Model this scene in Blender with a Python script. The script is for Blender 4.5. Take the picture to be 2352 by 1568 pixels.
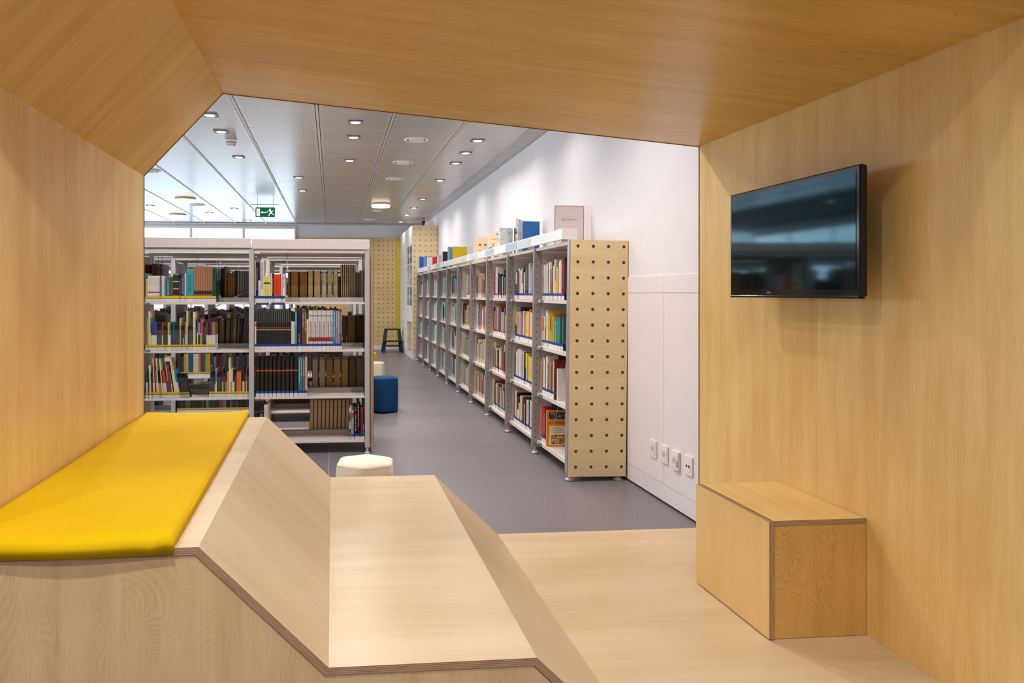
import bpy, math, random
from mathutils import Vector, Matrix
random.seed(7)
C = bpy.context.scene.collection
SC = bpy.context.scene
for o in list(bpy.data.objects): bpy.data.objects.remove(o)
# ------------------------------------------------------------------ camera, world, exposure
EYE = 1.22; YAW = math.atan(160/1700); CS, SN = math.cos(YAW), math.sin(YAW)
cd = bpy.data.cameras.new('camera'); cam = bpy.data.objects.new('camera', cd); C.objects.link(cam)
cd.sensor_width = 36; cd.lens = 1700*36/2352
cd.shift_x = (1176-923)/2352; cd.shift_y = -(784-672)/2352
cd.clip_start = .05
cam.location = (0, 0, EYE); cam.rotation_euler = (math.pi/2, 0, -YAW)
SC.camera = cam
SC.view_settings.view_transform = 'Standard'; SC.view_settings.look = 'None'
SC.view_settings.gamma = 1; SC.view_settings.use_curve_mapping = False
SC.view_settings.exposure = -0.34
SC.cycles.use_denoising = True
SC.cycles.max_bounces = 8; SC.cycles.diffuse_bounces = 5; SC.cycles.adaptive_threshold = .02; SC.cycles.glossy_bounces = 4
w = bpy.data.worlds.new('sky'); SC.world = w; w.use_nodes = True
w.node_tree.nodes['Background'].inputs[0].default_value = (.70, .85, 1, 1)
w.node_tree.nodes['Background'].inputs[1].default_value = 1.0
WINDOW_GLOW = 4.2; SIDE_GLOW = 6.5      # daylit roller blinds
LAMP_W = 15.0          # one recessed downlight
DRUM_W = 14.0
CEIL = 2.665
def area(name, loc, size, power, col, rot=(0, 0, 0), spread=180, shape='DISK', size_y=None):
    l = bpy.data.lights.new(name, 'AREA'); l.shape = shape; l.size = size; l.energy = power; l.color = col
    if size_y: l.size_y = size_y
    l.spread = math.radians(spread)
    o = bpy.data.objects.new(name, l); C.objects.link(o); o.location = loc; o.rotation_euler = rot
    return o
# ------------------------------------------------------------------ photograph rays (planes are real: wall, floor, ceiling, shelf front)
def at(u, v, ax, val):
    xc, zc, up = (u-923)/1700, 1.0, -(v-672)/1700
    d = (xc*CS+SN, zc*CS-xc*SN, up); o = (0, 0, EYE)
    t = (val-o['xyz'.index(ax)])/d['xyz'.index(ax)]
    return tuple(o[i]+t*d[i] for i in range(3))
# ------------------------------------------------------------------ helpers
def lin(c):
    r = []
    for x in c:
        x /= 255; r.append(x/12.92 if x <= .04045 else ((x+.055)/1.055)**2.4)
    return (r[0], r[1], r[2], 1)
def tag(o, label=None, cat=None, group=None, kind=None):
    if label: o['label'] = label
    if cat: o['category'] = cat
    if group: o['group'] = group
    if kind: o['kind'] = kind
    return o
def empty(name, loc=(0, 0, 0), rz=0, parent=None):
    o = bpy.data.objects.new(name, None); C.objects.link(o); o.location = loc; o.rotation_euler = (0, 0, rz)
    o.empty_display_size = .05
    if parent: o.parent = parent
    return o
class MB:
    def __init__(s): s.v = []; s.f = []; s.m = []; s.uv = []; s.sm = []
    def face(s, pts, mi=0, uv=None, sm=False):
        b = len(s.v); s.v += [tuple(p) for p in pts]; s.f.append(tuple(range(b, b+len(pts)))); s.m.append(mi)
        s.uv.append(uv or [(0, 0)]*len(pts)); s.sm.append(sm)
    def hexa(s, b, t, mi=0, uvs=None, em=None):
        """b, t: four points each (same winding, seen from above counter-clockwise)"""
        em = mi if em is None else em
        s.face(b[::-1], mi); s.face(t, mi)
        for i in range(4):
            j = (i+1) % 4; s.face([b[i], b[j], t[j], t[i]], em)
    def box(s, x0, x1, y0, y1, z0, z1, mi=0, grain=None, edge=None):
        P = [(x0, y0, z0), (x1, y0, z0), (x1, y1, z0), (x0, y1, z0), (x0, y0, z1), (x1, y0, z1), (x1, y1, z1), (x0, y1, z1)]
        dims = (abs(x1-x0), abs(y1-y0), abs(z1-z0)); thin = dims.index(min(dims))
        for idx, ax in (((3, 2, 1, 0), 2), ((4, 5, 6, 7), 2), ((0, 1, 5, 4), 1), ((2, 3, 7, 6), 1), ((3, 0, 4, 7), 0), ((1, 2, 6, 5), 0)):
            pts = [P[i] for i in idx]
            o2 = [k for k in range(3) if k != ax]
            if edge is not None and ax != thin:
                k = [q for q in o2 if q != thin][0] if thin in o2 else o2[0]
                lo = (x0, y0, z0)[thin]
                uv = [(p[k], (p[thin]-lo)/max(dims[thin], 1e-6)) for p in pts]; s.face(pts, edge, uv)
            else:
                if grain is not None:
                    g = 'xyz'.index(grain)
                    if g in o2: a, b2 = g, [q for q in o2 if q != g][0]
                    else: a, b2 = o2
                else: a, b2 = o2
                s.face(pts, mi, [(p[a], p[b2]) for p in pts])
    def cyl(s, c, r, h, n=16, r2=None, mi=0, axis='z', caps=True):
        r2 = r if r2 is None else r2
        def pt(a, rr, t):
            x, y = rr*math.cos(a), rr*math.sin(a)
            return {'z': (c[0]+x, c[1]+y, c[2]+t), 'x': (c[0]+t, c[1]+x, c[2]+y), 'y': (c[0]+y, c[1]+t, c[2]+x)}[axis]
        A = [2*math.pi*i/n for i in range(n)]
        for i in range(n):
            a, b = A[i], A[(i+1) % n]
            s.face([pt(a, r, 0), pt(b, r, 0), pt(b, r2, h), pt(a, r2, h)], mi, sm=True)
        if caps:
            s.face([pt(a, r, 0) for a in A][::-1], mi); s.face([pt(a, r2, h) for a in A], mi)
    def ring(s, c, r0, r1, h, n=24, mi=0, z0=0):
        """flat ring r0..r1 standing h below c (hangs from a ceiling) with bevelled outer rim"""
        A = [2*math.pi*i/n for i in range(n)]
        prof = [(r1, 0), (r1, -h*.6), (r1-.25*(r1-r0), -h), (r0, -h), (r0, 0)]
        for i in range(n):
            a, b = A[i], A[(i+1) % n]
            for (ra, za), (rb, zb) in zip(prof, prof[1:]):
                s.face([(c[0]+ra*math.cos(a), c[1]+ra*math.sin(a), c[2]+za), (c[0]+ra*math.cos(b), c[1]+ra*math.sin(b), c[2]+za),
                        (c[0]+rb*math.cos(b), c[1]+rb*math.sin(b), c[2]+zb), (c[0]+rb*math.cos(a), c[1]+rb*math.sin(a), c[2]+zb)][::-1], mi, sm=True)
    def tube(s, pts, r, n=6, mi=0):
        P = [Vector(p) for p in pts]; rings = []
        for i, p in enumerate(P):
            d = (P[min(i+1, len(P)-1)]-P[max(i-1, 0)]).normalized()
            a = d.orthogonal().normalized() if i == 0 else (a - d*a.dot(d)).normalized()
            b = d.cross(a)
            rings.append([tuple(p+a*r*math.cos(t)+b*r*math.sin(t)) for t in [2*math.pi*k/n for k in range(n)]])
        for i in range(len(P)-1):
            for k in range(n):
                s.face([rings[i][k], rings[i][(k+1) % n], rings[i+1][(k+1) % n], rings[i+1][k]], mi, sm=True)
        s.face(rings[0][::-1], mi); s.face(rings[-1], mi)
    def mesh(s, name, mats, weld=False):
        me = bpy.data.meshes.new(name); me.from_pydata(s.v, [], s.f)
        for m in mats: me.materials.append(m)
        me.polygons.foreach_set('material_index', s.m)
        me.polygons.foreach_set('use_smooth', s.sm)
        ul = me.uv_layers.new(name='UVMap'); fl = []
        for uv in s.uv:
            for a in uv: fl += [a[0], a[1]]
        ul.data.foreach_set('uv', fl)
        if weld:
            import bmesh
            bm = bmesh.new(); bm.from_mesh(me); bmesh.ops.remove_doubles(bm, verts=bm.verts, dist=1e-5)
            bmesh.ops.recalc_face_normals(bm, faces=bm.faces); bm.to_mesh(me); bm.free()
        me.update(); return me
    def build(s, name, mats, parent=None, loc=(0, 0, 0), weld=True, bevel=None, kind=None):
        if not isinstance(mats, (list, tuple)): mats = [mats]
        o = bpy.data.objects.new(name, s.mesh(name, mats, weld)); C.objects.link(o); o.location = loc
        if parent: o.parent = parent
        if bevel:
            b = o.modifiers.new('bevel', 'BEVEL'); b.width = bevel; b.segments = 2; b.limit_method = 'ANGLE'; b.angle_limit = math.radians(50)
        if kind: o['kind'] = kind
        return o
def inst(name, me, parent=None, loc=(0, 0, 0), rot=(0, 0, 0)):
    o = bpy.data.objects.new(name, me); C.objects.link(o); o.location = loc; o.rotation_euler = rot
    if parent: o.parent = parent
    return o
def boxo(name, d, m, parent=None, bevel=None, loc=(0, 0, 0), grain=None, kind=None):
    b = MB(); b.box(*d, grain=grain); return b.build(name, m, parent, loc, bevel=bevel, kind=kind)
def copy_tree(o, parent=None):
    c = o.copy(); C.objects.link(c); c.parent = parent
    for ch in list(o.children): copy_tree(ch, c)
    return c
# ------------------------------------------------------------------ materials
def newmat(name):
    m = bpy.data.materials.new(name); m.use_nodes = True; nt = m.node_tree
    return m, nt, nt.nodes['Principled BSDF']
def N(nt, t, **k):
    n = nt.nodes.new(t)
    for a, b in k.items(): setattr(n, a, b)
    return n
def L(nt, a, b): nt.links.new(a, b)
def math_(nt, op, a, b=None, c=None):
    n = N(nt, 'ShaderNodeMath', operation=op)
    for i, x in enumerate((a, b, c)):
        if x is None: continue
        if isinstance(x, (int, float)): n.inputs[i].default_value = x
        else: L(nt, x, n.inputs[i])
    return n.outputs[0]
def mix(nt, fac, a, b, mode='MIX'):
    n = N(nt, 'ShaderNodeMix', data_type='RGBA', blend_type=mode)
    if isinstance(fac, (int, float)): n.inputs[0].default_value = fac
    else: L(nt, fac, n.inputs[0])
    for x, i in ((a, 6), (b, 7)):
        if isinstance(x, tuple): n.inputs[i].default_value = x
        else: L(nt, x, n.inputs[i])
    return n.outputs[2]
def noise(nt, vec, scale=5, detail=3, rough=.5, dist=0):
    n = N(nt, 'ShaderNodeTexNoise'); n.inputs['Scale'].default_value = scale; n.inputs['Detail'].default_value = detail
    n.inputs['Roughness'].default_value = rough; n.inputs['Distortion'].default_value = dist
    if vec is not None: L(nt, vec, n.inputs['Vector'])
    return n.outputs[0]
def ramp(nt, fac, a, b, lo=0., hi=1.):
    n = N(nt, 'ShaderNodeMapRange'); n.inputs['From Min'].default_value = lo; n.inputs['From Max'].default_value = hi
    n.clamp = True; L(nt, fac, n.inputs['Value']); n.inputs['To Min'].default_value = a; n.inputs['To Max'].default_value = b
    return n.outputs[0]
def bump(nt, bs, h, strength=.1, dist=.001):
    n = N(nt, 'ShaderNodeBump'); n.inputs['Strength'].default_value = strength; n.inputs['Distance'].default_value = dist
    L(nt, h, n.inputs['Height']); L(nt, n.outputs[0], bs.inputs['Normal'])
_mc = {}
def plain(name, col, rough=.5, metal=0., var=.04, scale=30, emit=0, spec=.5, bmp=0.):
    key = (name, col, rough, metal, emit)
    if key in _mc: return _mc[key]
    m, nt, bs = newmat(name); c = lin(col)
    bs.inputs['Roughness'].default_value = rough; bs.inputs['Metallic'].default_value = metal
    bs.inputs['Specular IOR Level'].default_value = spec
    tc = N(nt, 'ShaderNodeTexCoord'); nz = noise(nt, tc.outputs['Object'], scale, 3)
    f = ramp(nt, nz, 1-var*2, 1+var*2, .25, .75)
    mx = N(nt, 'ShaderNodeVectorMath', operation='SCALE'); mx.inputs[0].default_value = c[:3]; L(nt, f, mx.inputs['Scale'])
    L(nt, mx.outputs[0], bs.inputs['Base Color'])
    if bmp: bump(nt, bs, noise(nt, tc.outputs['Object'], scale*12, 2), bmp, .001)
    if emit: bs.inputs['Emission Color'].default_value = c; bs.inputs['Emission Strength'].default_value = emit
    _mc[key] = m; return m
def glow(name, col, strength):
    m, nt, bs = newmat(name); nt.nodes.remove(bs)
    e = N(nt, 'ShaderNodeEmission'); e.inputs[0].default_value = lin(col); e.inputs[1].default_value = strength
    L(nt, e.outputs[0], nt.nodes['Material Output'].inputs[0]); return m
def wood(name, light, dark, streak=.5, cath=0., rough=.42, blotch=.35, fine=.25, knots=.0):
    """birch plywood veneer; UV in metres, grain along U"""
    m, nt, bs = newmat(name)
    uv = N(nt, 'ShaderNodeUVMap'); oi = N(nt, 'ShaderNodeObjectInfo')
    off = N(nt, 'ShaderNodeCombineXYZ'); L(nt, math_(nt, 'MULTIPLY', oi.outputs['Random'], 17.3), off.inputs[0])
    L(nt, math_(nt, 'MULTIPLY', oi.outputs['Random'], 41.7), off.inputs[1])
    ad = N(nt, 'ShaderNodeVectorMath', operation='ADD'); L(nt, uv.outputs[0], ad.inputs[0]); L(nt, off.outputs[0], ad.inputs[1])
    def sc(a, b):
        n = N(nt, 'ShaderNodeVectorMath', operation='MULTIPLY'); L(nt, ad.outputs[0], n.inputs[0]); n.inputs[1].default_value = (a, b, 1); return n.outputs[0]
    s1 = noise(nt, sc(1.3, 16), 1, 5, .6, .3); s2 = noise(nt, sc(9, 330), 1, 3, .6); s3 = noise(nt, sc(1.6, 3.2), 1, 3, .5)
    s4 = noise(nt, sc(.5, 6), 1, 2, .5)
    f = math_(nt, 'MULTIPLY', ramp(nt, s1, 0, 1, .35, .68), streak)
    f = math_(nt, 'ADD', f, math_(nt, 'MULTIPLY', ramp(nt, s2, 0, 1, .3, .7), fine*.6))
    f = math_(nt, 'ADD', f, math_(nt, 'MULTIPLY', ramp(nt, s3, -.5, .5, .3, .7), blotch))
    f = math_(nt, 'ADD', f, math_(nt, 'MULTIPLY', ramp(nt, s4, -.5, .5, .3, .7), blotch*.6))
    if cath:
        cn = noise(nt, sc(1.5, 4.2), 1, 2, .45, .4)
        ln = math_(nt, 'POWER', math_(nt, 'ABSOLUTE', math_(nt, 'SINE', math_(nt, 'MULTIPLY', cn, 260))), 3)
        ln = math_(nt, 'MULTIPLY', math_(nt, 'SUBTRACT', 1, ln), ramp(nt, s1, .35, 1, .3, .7))
        f = math_(nt, 'ADD', f, math_(nt, 'MULTIPLY', math_(nt, 'POWER', ln, 2), cath))
    if knots:
        v = N(nt, 'ShaderNodeTexVoronoi'); L(nt, sc(1.1, 3.3), v.inputs['Vector']); v.inputs['Scale'].default_value = 1
        k = ramp(nt, v.outputs['Distance'], 1, 0, .015, .05)
        f = math_(nt, 'ADD', f, math_(nt, 'MULTIPLY', k, knots))
    cl = N(nt, 'ShaderNodeClamp'); L(nt, f, cl.inputs[0])
    L(nt, mix(nt, cl.outputs[0], lin(light), lin(dark)), bs.inputs['Base Color'])
    bs.inputs['Roughness'].default_value = rough; bs.inputs['Specular IOR Level'].default_value = .35
    bump(nt, bs, s2, .05, .0006)
    return m
def ply_edge():
    m, nt, bs = newmat('plywood_edge'); uv = N(nt, 'ShaderNodeUVMap'); sp = N(nt, 'ShaderNodeSeparateXYZ'); L(nt, uv.outputs[0], sp.inputs[0])
    s = math_(nt, 'SINE', math_(nt, 'MULTIPLY', sp.outputs[1], 2*math.pi*4.5))
    nz = N(nt, 'ShaderNodeVectorMath', operation='MULTIPLY'); L(nt, uv.outputs[0], nz.inputs[0]); nz.inputs[1].default_value = (14, 4, 1)
    f = math_(nt, 'ADD', ramp(nt, s, 0, .8, -.4, .6), ramp(nt, noise(nt, nz.outputs[0], 1, 3), -.2, .3, .3, .7))
    cl = N(nt, 'ShaderNodeClamp'); L(nt, f, cl.inputs[0])
    L(nt, mix(nt, cl.outputs[0], lin((184, 150, 114)), lin((132, 100, 74))), bs.inputs['Base Color'])
    bs.inputs['Roughness'].default_value = .6
    return m
BIRCH_L, BIRCH_D = (232, 203, 160), (196, 150, 92)
M = dict(
    wall_wood=wood('birch_wall_veneer', (238, 208, 143), (210, 164, 82), .40, 0, .36, .30, .55),
    seat_wood=wood('birch_seat_veneer', (217, 195, 163), (192, 163, 120), .30, .08, .32, .42, .30),
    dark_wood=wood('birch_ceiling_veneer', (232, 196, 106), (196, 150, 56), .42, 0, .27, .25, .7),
    cath_wood=wood('birch_flamed_veneer', (216, 174, 98), (160, 114, 48), .22, .34, .4, .22, .25, .5),
    front_wood=wood('birch_front_veneer', (220, 190, 146), (184, 146, 98), .3, .26, .4, .36, .4),
    door_wood=wood('birch_door_veneer', (232, 202, 140), (210, 172, 104), .2, 0, .4, .35, .15),
    peg_wood=wood('birch_pegboard_veneer', (242, 218, 172), (220, 186, 132), .22, .25, .4, .3, .2),
    edge=ply_edge(),
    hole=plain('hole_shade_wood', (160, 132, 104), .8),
    metal_white=plain('white_powder_coated_metal', (222, 211, 205), .4, 0, .02),
    metal_grey=plain('grey_powder_coated_metal', (186, 180, 179), .45, 0, .03),
    alu=plain('aluminium', (190, 192, 196), .35, .7, .02),
    wall_white=plain('white_wall_paint', (232, 226, 228), .7, 0, .01, 8),
    panel_white=plain('white_lacquered_panel', (236, 228, 229), .35, 0, .01, 8),
    plastic=plain('white_plastic', (236, 230, 228), .35, 0, .01),
    black=plain('black_plastic', (12, 12, 14), .35),
    black_gloss=plain('glossy_black_plastic', (6, 7, 9), .12),
    dark_gap=plain('dark_recess', (30, 26, 26), .8),
    paper=plain('page_edges', (206, 186, 150), .8, 0, .08, 80),
    steel=plain('bare_steel_wire', (196, 188, 178), .35, .8, .02),
    green=plain('exit_sign_green', (18, 110, 66), .5, emit=.35), sign_white=plain('exit_sign_white', (235, 245, 240), .5, emit=.7),
    yellow_paint=plain('yellow_wall_paint', (222, 200, 30), .6),
    red=plain('red_plastic', (150, 20, 20), .5),
    blue_tag=plain('blue_shelf_tag', (36, 58, 120), .5), grey_tag=plain('grey_shelf_tag', (110, 114, 130), .5),
    dark_shelf_top=plain('black_rubber', (25, 25, 27), .7),
)
# ------------------------------------------------------------------ special materials
def fabric(name, col, rough=.85, sc=420, b=.35):
    m, nt, bs = newmat(name); tc = N(nt, 'ShaderNodeTexCoord'); c = lin(col)
    n1 = noise(nt, tc.outputs['Object'], sc, 2); n2 = noise(nt, tc.outputs['Object'], 3, 2)
    f = math_(nt, 'MULTIPLY', ramp(nt, n1, .85, 1.12, .3, .7), ramp(nt, n2, .94, 1.05, .3, .7))
    mx = N(nt, 'ShaderNodeVectorMath', operation='SCALE'); mx.inputs[0].default_value = c[:3]; L(nt, f, mx.inputs['Scale'])
    L(nt, mx.outputs[0], bs.inputs['Base Color']); bs.inputs['Roughness'].default_value = rough
    bs.inputs['Sheen Weight'].default_value = .0 if 'yellow' in name else .15; bs.inputs['Specular IOR Level'].default_value = .15
    bump(nt, bs, n1, b, .0008); return m
M['mat_yellow'] = fabric('yellow_mat_cover', (226, 185, 0), .8, 900, .08)
M['pouf_white'] = fabric('off_white_pouf_cover', (236, 222, 206)); M['pouf_blue'] = fabric('blue_pouf_cover', (8, 62, 112))
M['pouf_yellow'] = fabric('yellow_pouf_cover', (232, 200, 20))
def floor_mat():
    m, nt, bs = newmat('blue_grey_vinyl'); tc = N(nt, 'ShaderNodeTexCoord')
    n1 = noise(nt, tc.outputs['Object'], 190, 2, .7); n2 = noise(nt, tc.outputs['Object'], 1.2, 3)
    c = mix(nt, ramp(nt, n1, 0, 1, .38, .62), lin((84, 80, 88)), lin((152, 143, 149)))
    c = mix(nt, ramp(nt, n2, 0, .25, .3, .7), c, lin((106, 102, 112)))
    L(nt, c, bs.inputs['Base Color']); bs.inputs['Roughness'].default_value = .36; bs.inputs['Specular IOR Level'].default_value = .4
    bump(nt, bs, n1, .05, .0005); return m
def tile_mat(own=True):
    m, nt, bs = newmat('perforated_white_metal'); tc = N(nt, 'ShaderNodeTexCoord')
    sp = N(nt, 'ShaderNodeSeparateXYZ'); L(nt, tc.outputs['Object'], sp.inputs[0])
    k = 2*math.pi/.0085
    a = math_(nt, 'SINE', math_(nt, 'MULTIPLY', sp.outputs[0], k)); b = math_(nt, 'SINE', math_(nt, 'MULTIPLY', sp.outputs[1], k))
    d = ramp(nt, math_(nt, 'MULTIPLY', a, b), 0, 1, .25, .5)
    # plain rim around the perforated field
    rim = math_(nt, 'MULTIPLY', math_(nt, 'LESS_THAN', math_(nt, 'ABSOLUTE', sp.outputs[0]), .27), math_(nt, 'LESS_THAN', math_(nt, 'ABSOLUTE', sp.outputs[1]), .285))
    f = math_(nt, 'MULTIPLY', d, rim) if own else d
    L(nt, mix(nt, f, lin((176, 172, 171)), lin((96, 92, 92))), bs.inputs['Base Color'])
    nz = N(nt, 'ShaderNodeVectorMath', operation='MULTIPLY'); L(nt, tc.outputs['Object'], nz.inputs[0]); nz.inputs[1].default_value = (1, 1, 1)
    bs.inputs['Roughness'].default_value = .26; bs.inputs['Specular IOR Level'].default_value = .8
    bump(nt, bs, noise(nt, nz.outputs[0], 5, 2), .25, .004)
    return m
def post_mat():
    """grey upright with a row of slot holes every 50 mm down its middle"""
    m, nt, bs = newmat('perforated_grey_upright'); tc = N(nt, 'ShaderNodeTexCoord')
    sp = N(nt, 'ShaderNodeSeparateXYZ'); L(nt, tc.outputs['Object'], sp.inputs[0])
    z = math_(nt, 'SUBTRACT', math_(nt, 'MODULO', sp.outputs[2], .05), .025)
    r = math_(nt, 'ADD', math_(nt, 'POWER', sp.outputs[0], 2), math_(nt, 'POWER', z, 2))
    h = math_(nt, 'LESS_THAN', r, .0045**2)
    L(nt, mix(nt, h, lin((158, 150, 148)), lin((22, 20, 20))), bs.inputs['Base Color'])
    bs.inputs['Roughness'].default_value = .45; bs.inputs['Metallic'].default_value = .25
    return m
M['floor'] = floor_mat(); M['tile'] = tile_mat(); M['tile_joined'] = tile_mat(False); M['post'] = post_mat()
def screen_mat():
    m, nt, bs = newmat('dark_screen_glass'); bs.inputs['Base Color'].default_value = (.003, .006, .010, 1)
    bs.inputs['Roughness'].default_value = .06; bs.inputs['IOR'].default_value = 1.6; bs.inputs['Specular Tint'].default_value = (.25, .78, 1, 1)
    return m
M['screen'] = screen_mat()
def poster_mat(name, cols, sc=9, seed=0):
    m, nt, bs = newmat(name); tc = N(nt, 'ShaderNodeTexCoord'); mp = N(nt, 'ShaderNodeMapping'); mp.inputs['Location'].default_value = (seed, seed, 0)
    L(nt, tc.outputs['Object'], mp.inputs[0])
    n = noise(nt, mp.outputs[0], sc*6, 4, .7); r = N(nt, 'ShaderNodeValToRGB'); L(nt, n, r.inputs[0])
    r.color_ramp.interpolation = 'CONSTANT'
    e = r.color_ramp.elements; e[0].color = lin(cols[0]); e[0].position = 0; e[1].color = lin(cols[1]); e[1].position = .42
    for i, c in enumerate(cols[2:]):
        q = e.new(.5+.08*i); q.color = lin(c)
    L(nt, r.outputs[0], bs.inputs['Base Color']); bs.inputs['Roughness'].default_value = .3
    return m
def blind_mat(WINDOW_GLOW=WINDOW_GLOW):
    """daylit white roller blind with its slight weave bands"""
    m, nt, bs = newmat('daylit_blind'); nt.nodes.remove(bs)
    tc = N(nt, 'ShaderNodeTexCoord'); nz = noise(nt, tc.outputs['Object'], 1.2, 2)
    e = N(nt, 'ShaderNodeEmission'); e.inputs[0].default_value = (.72, .87, 1, 1); L(nt, ramp(nt, nz, WINDOW_GLOW*.85, WINDOW_GLOW*1.1, .3, .7), e.inputs[1])
    L(nt, e.outputs[0], nt.nodes['Material Output'].inputs[0]); return m
M['blind'] = blind_mat(); M['side_blind'] = blind_mat(SIDE_GLOW); M['lens'] = glow('lamp_lens', (255, 240, 225), 20); M['drum'] = glow('lamp_drum_diffuser', (255, 232, 196), 4)
# ------------------------------------------------------------------ room
XR, XL, YB, YF = 1.92, -6.2, 15.9, -3.6
st = lambda o: tag(o, kind='structure')
fl = st(boxo('floor', (XL-.2, XR+.2, YF-.2, YB+.2, -.1, 0), M['floor']))
boxo('weld_seam', (-.026, -.022, 3.5, YB, 0, .0006), plain('pale_weld_seam', (170, 164, 164), .5), fl)
boxo('weld_seam', (-2.026, -2.022, 3.5, YB, 0, .0006), plain('pale_weld_seam', (170, 164, 164), .5), fl)
wr = st(boxo('wall_right', (XR, XR+.15, YF, YB, 0, CEIL), M['wall_white']))
st(boxo('wall_front', (XL-.15, XR+.15, YF-.15, YF, 0, CEIL), M['wall_white']))
wb = st(boxo('wall_back', (-.77, XR+.15, YB, YB+.15, 0, CEIL), M['wall_white']))
b = MB(); b.box(XL-.15, -.77, YB, YB+.15, 0, .85); b.box(XL-.15, -.77, YB, YB+.15, 2.62, CEIL); wb2 = st(b.build('wall_back', M['wall_white']))
b = MB(); b.box(XL-.15, XL, YF, YB, 0, .9); b.box(XL-.15, XL, YF, YB, 2.5, CEIL); b.box(XL-.15, XL, YF, 1.0, .9, 2.5); st(b.build('wall_left', M['wall_white']))
# lower lining of the right wall: lacquered panels with open joints, skirting and a recessed gap at the floor
yj = [YF+.01]+[4.13-1.0*k for k in range(7, 0, -1)]+[4.13+1.0*k for k in range(0, 9)]+[13.3]
for y0, y1 in zip(yj, yj[1:]):
    boxo('wall_panel', (XR-.006, XR, y0+.0015, y1-.0015, .111, 1.218), M['panel_white'], wr)
    boxo('wall_panel', (XR-.006, XR, y0+.0008, y1-.0008, 1.221, 1.32), M['panel_white'], wr)
boxo('skirting_board', (XR-.006, XR, YF+.01, 13.3, .012, .108), M['panel_white'], wr)
boxo('shadow_gap', (XR-.002, XR, YF+.01, 13.3, 0, .012), M['dark_gap'], wr)
# windows: back wall and left wall, aluminium frames around daylit blinds
def window(name, p0, p1, z0, z1, n, axis, inward):
    """pane strip from p0 to p1 along axis at the wall plane"""
    r = st(empty(name, (0, 0, 0)))
    w = (p1-p0)/n
    def bx(nm, a0, a1, d0, d1, zz0, zz1, m):
        if axis == 'x': boxo(nm, (a0, a1, inward-d1, inward-d0, zz0, zz1), m, r)
        else: boxo(nm, (inward+d0, inward+d1, a0, a1, zz0, zz1), m, r)
    bx('window_frame', p0, p1, 0, .06, z0, z0+.05, M['metal_white']); bx('window_frame', p0, p1, 0, .06, z1-.05, z1, M['metal_white'])
    for i in range(n+1):
        a = p0+w*i; bx('window_frame', a-.025 if i else a, a+.025 if i < n else a, 0, .06, z0+.05, z1-.05, M['metal_white'])
    for i in range(n):
        bx('blind', p0+w*i+.03, p0+w*(i+1)-.03, .02, .022, z0+.05, z1-.05, M['blind' if axis == 'x' else 'side_blind'])
    bx('window_sill', p0, p1, 0, .14, z0-.03, z0, M['metal_white'])
    return r
window('window_1', XL, -.77, .85, 2.62, 5, 'x', YB)
window('window_2', 1.0, YB-.1, .9, 2.5, 11, 'y', XL)
# ------------------------------------------------------------------ ceiling
ce = st(boxo('ceiling', (XL-.15, XR+.15, YF-.15, YB+.15, CEIL+.02, CEIL+.1), M['dark_gap']))
tb = MB(); tb.box(-.295, .295, -.3125, .3125, 0, .018); tme = tb.mesh('ceiling_tile', [M['tile']], True)
cols = [.501-.622*k+.311 for k in range(8)]+[.501+.622+.311]
cols = [c-.0 for c in cols]
ROW0 = 5.94
def tile_bevel(o): pass
for ci, cx in enumerate(sorted(cols)):
    for r in range(-1, 16):
        y = ROW0+.63*r+.315
        if y > YB-.3: continue
        inst('ceiling_tile', tme, ce, (cx, y, CEIL))
b = MB()                                                    # the tiles over and behind the booth and far to the window side, joined
for k in range(-8, 3):
    cx = .501+.622*k+.311
    for r in range(-16, 16):
        y = ROW0+.63*r+.315
        if y < YF or y > YB-.3 or cx < XL or cx > 1.5: continue
        if (cx > -4.2 and r >= -1): continue
        b.box(cx-.295, cx+.295, y-.3125, y+.3125, CEIL, CEIL+.018)
b.build('ceiling_tiles', M['tile_joined'], ce, weld=False, kind='stuff')
b = MB()
for r in range(-16, 16):
    y = ROW0+.63*r+.315
    if y < YF or y > YB-.3: continue
    b.box(1.765, 1.915, y-.3125, y+.3125, CEIL, CEIL+.018)
b.build('border_tiles', M['tile_joined'], ce, weld=False, kind='stuff')
for k in range(-10, 3):
    x = .501+.622*k
    if x < XL: continue
    b = MB(); b.box(x-.0105, x+.0105, YF, YB, CEIL-.004, CEIL+.018)
    b.build('ceiling_rail', M['metal_grey'], ce)
boxo('ceiling_trim', (XL, XR, YB-.32, YB, CEIL, CEIL+.018), M['metal_white'], ce)
boxo('ceiling_trim', (XL, XR, YB-.34, YB-.32, CEIL-.012, CEIL+.018), M['metal_grey'], ce)
# ------------------------------------------------------------------ ceiling fittings
def lamp_mesh():
    f = MB(); f.box(-.062, .062, -.062, -.05, -.006, 0); f.box(-.062, .062, .05, .062, -.006, 0); f.box(-.062, -.05, -.05, .05, -.006, 0); f.box(.05, .062, -.05, .05, -.006, 0)
    t = MB(); t.ring((0, 0, 0), .040, .052, .008, 20)
    l = MB(); l.cyl((0, 0, -.004), .040, .003, 20)
    return f.mesh('frame', [plain('lamp_frame_grey', (120, 116, 114), .5)], True), t.mesh('trim_ring', [M['metal_white']], True), l.mesh('lens', [M['lens']], True)
LM = lamp_mesh()
lamps = [(-.99, 6.13), (-.99, 6.75), (-.99, 8.0), (.197, 6.27), (.197, 6.88), (.19, 8.1), (-.42, 9.35), (-.42, 10.55),
         (1.373, 6.92), (1.372, 7.55), (1.37, 8.15), (1.377, 9.42), (1.385, 11.3), (1.385, 12.5), (1.385, 13.7), (1.39, 15.0), (-1.67, 12.9), (-1.67, 15.0), (-3.0, 12.6), (-2.2, 13.6)]
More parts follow.
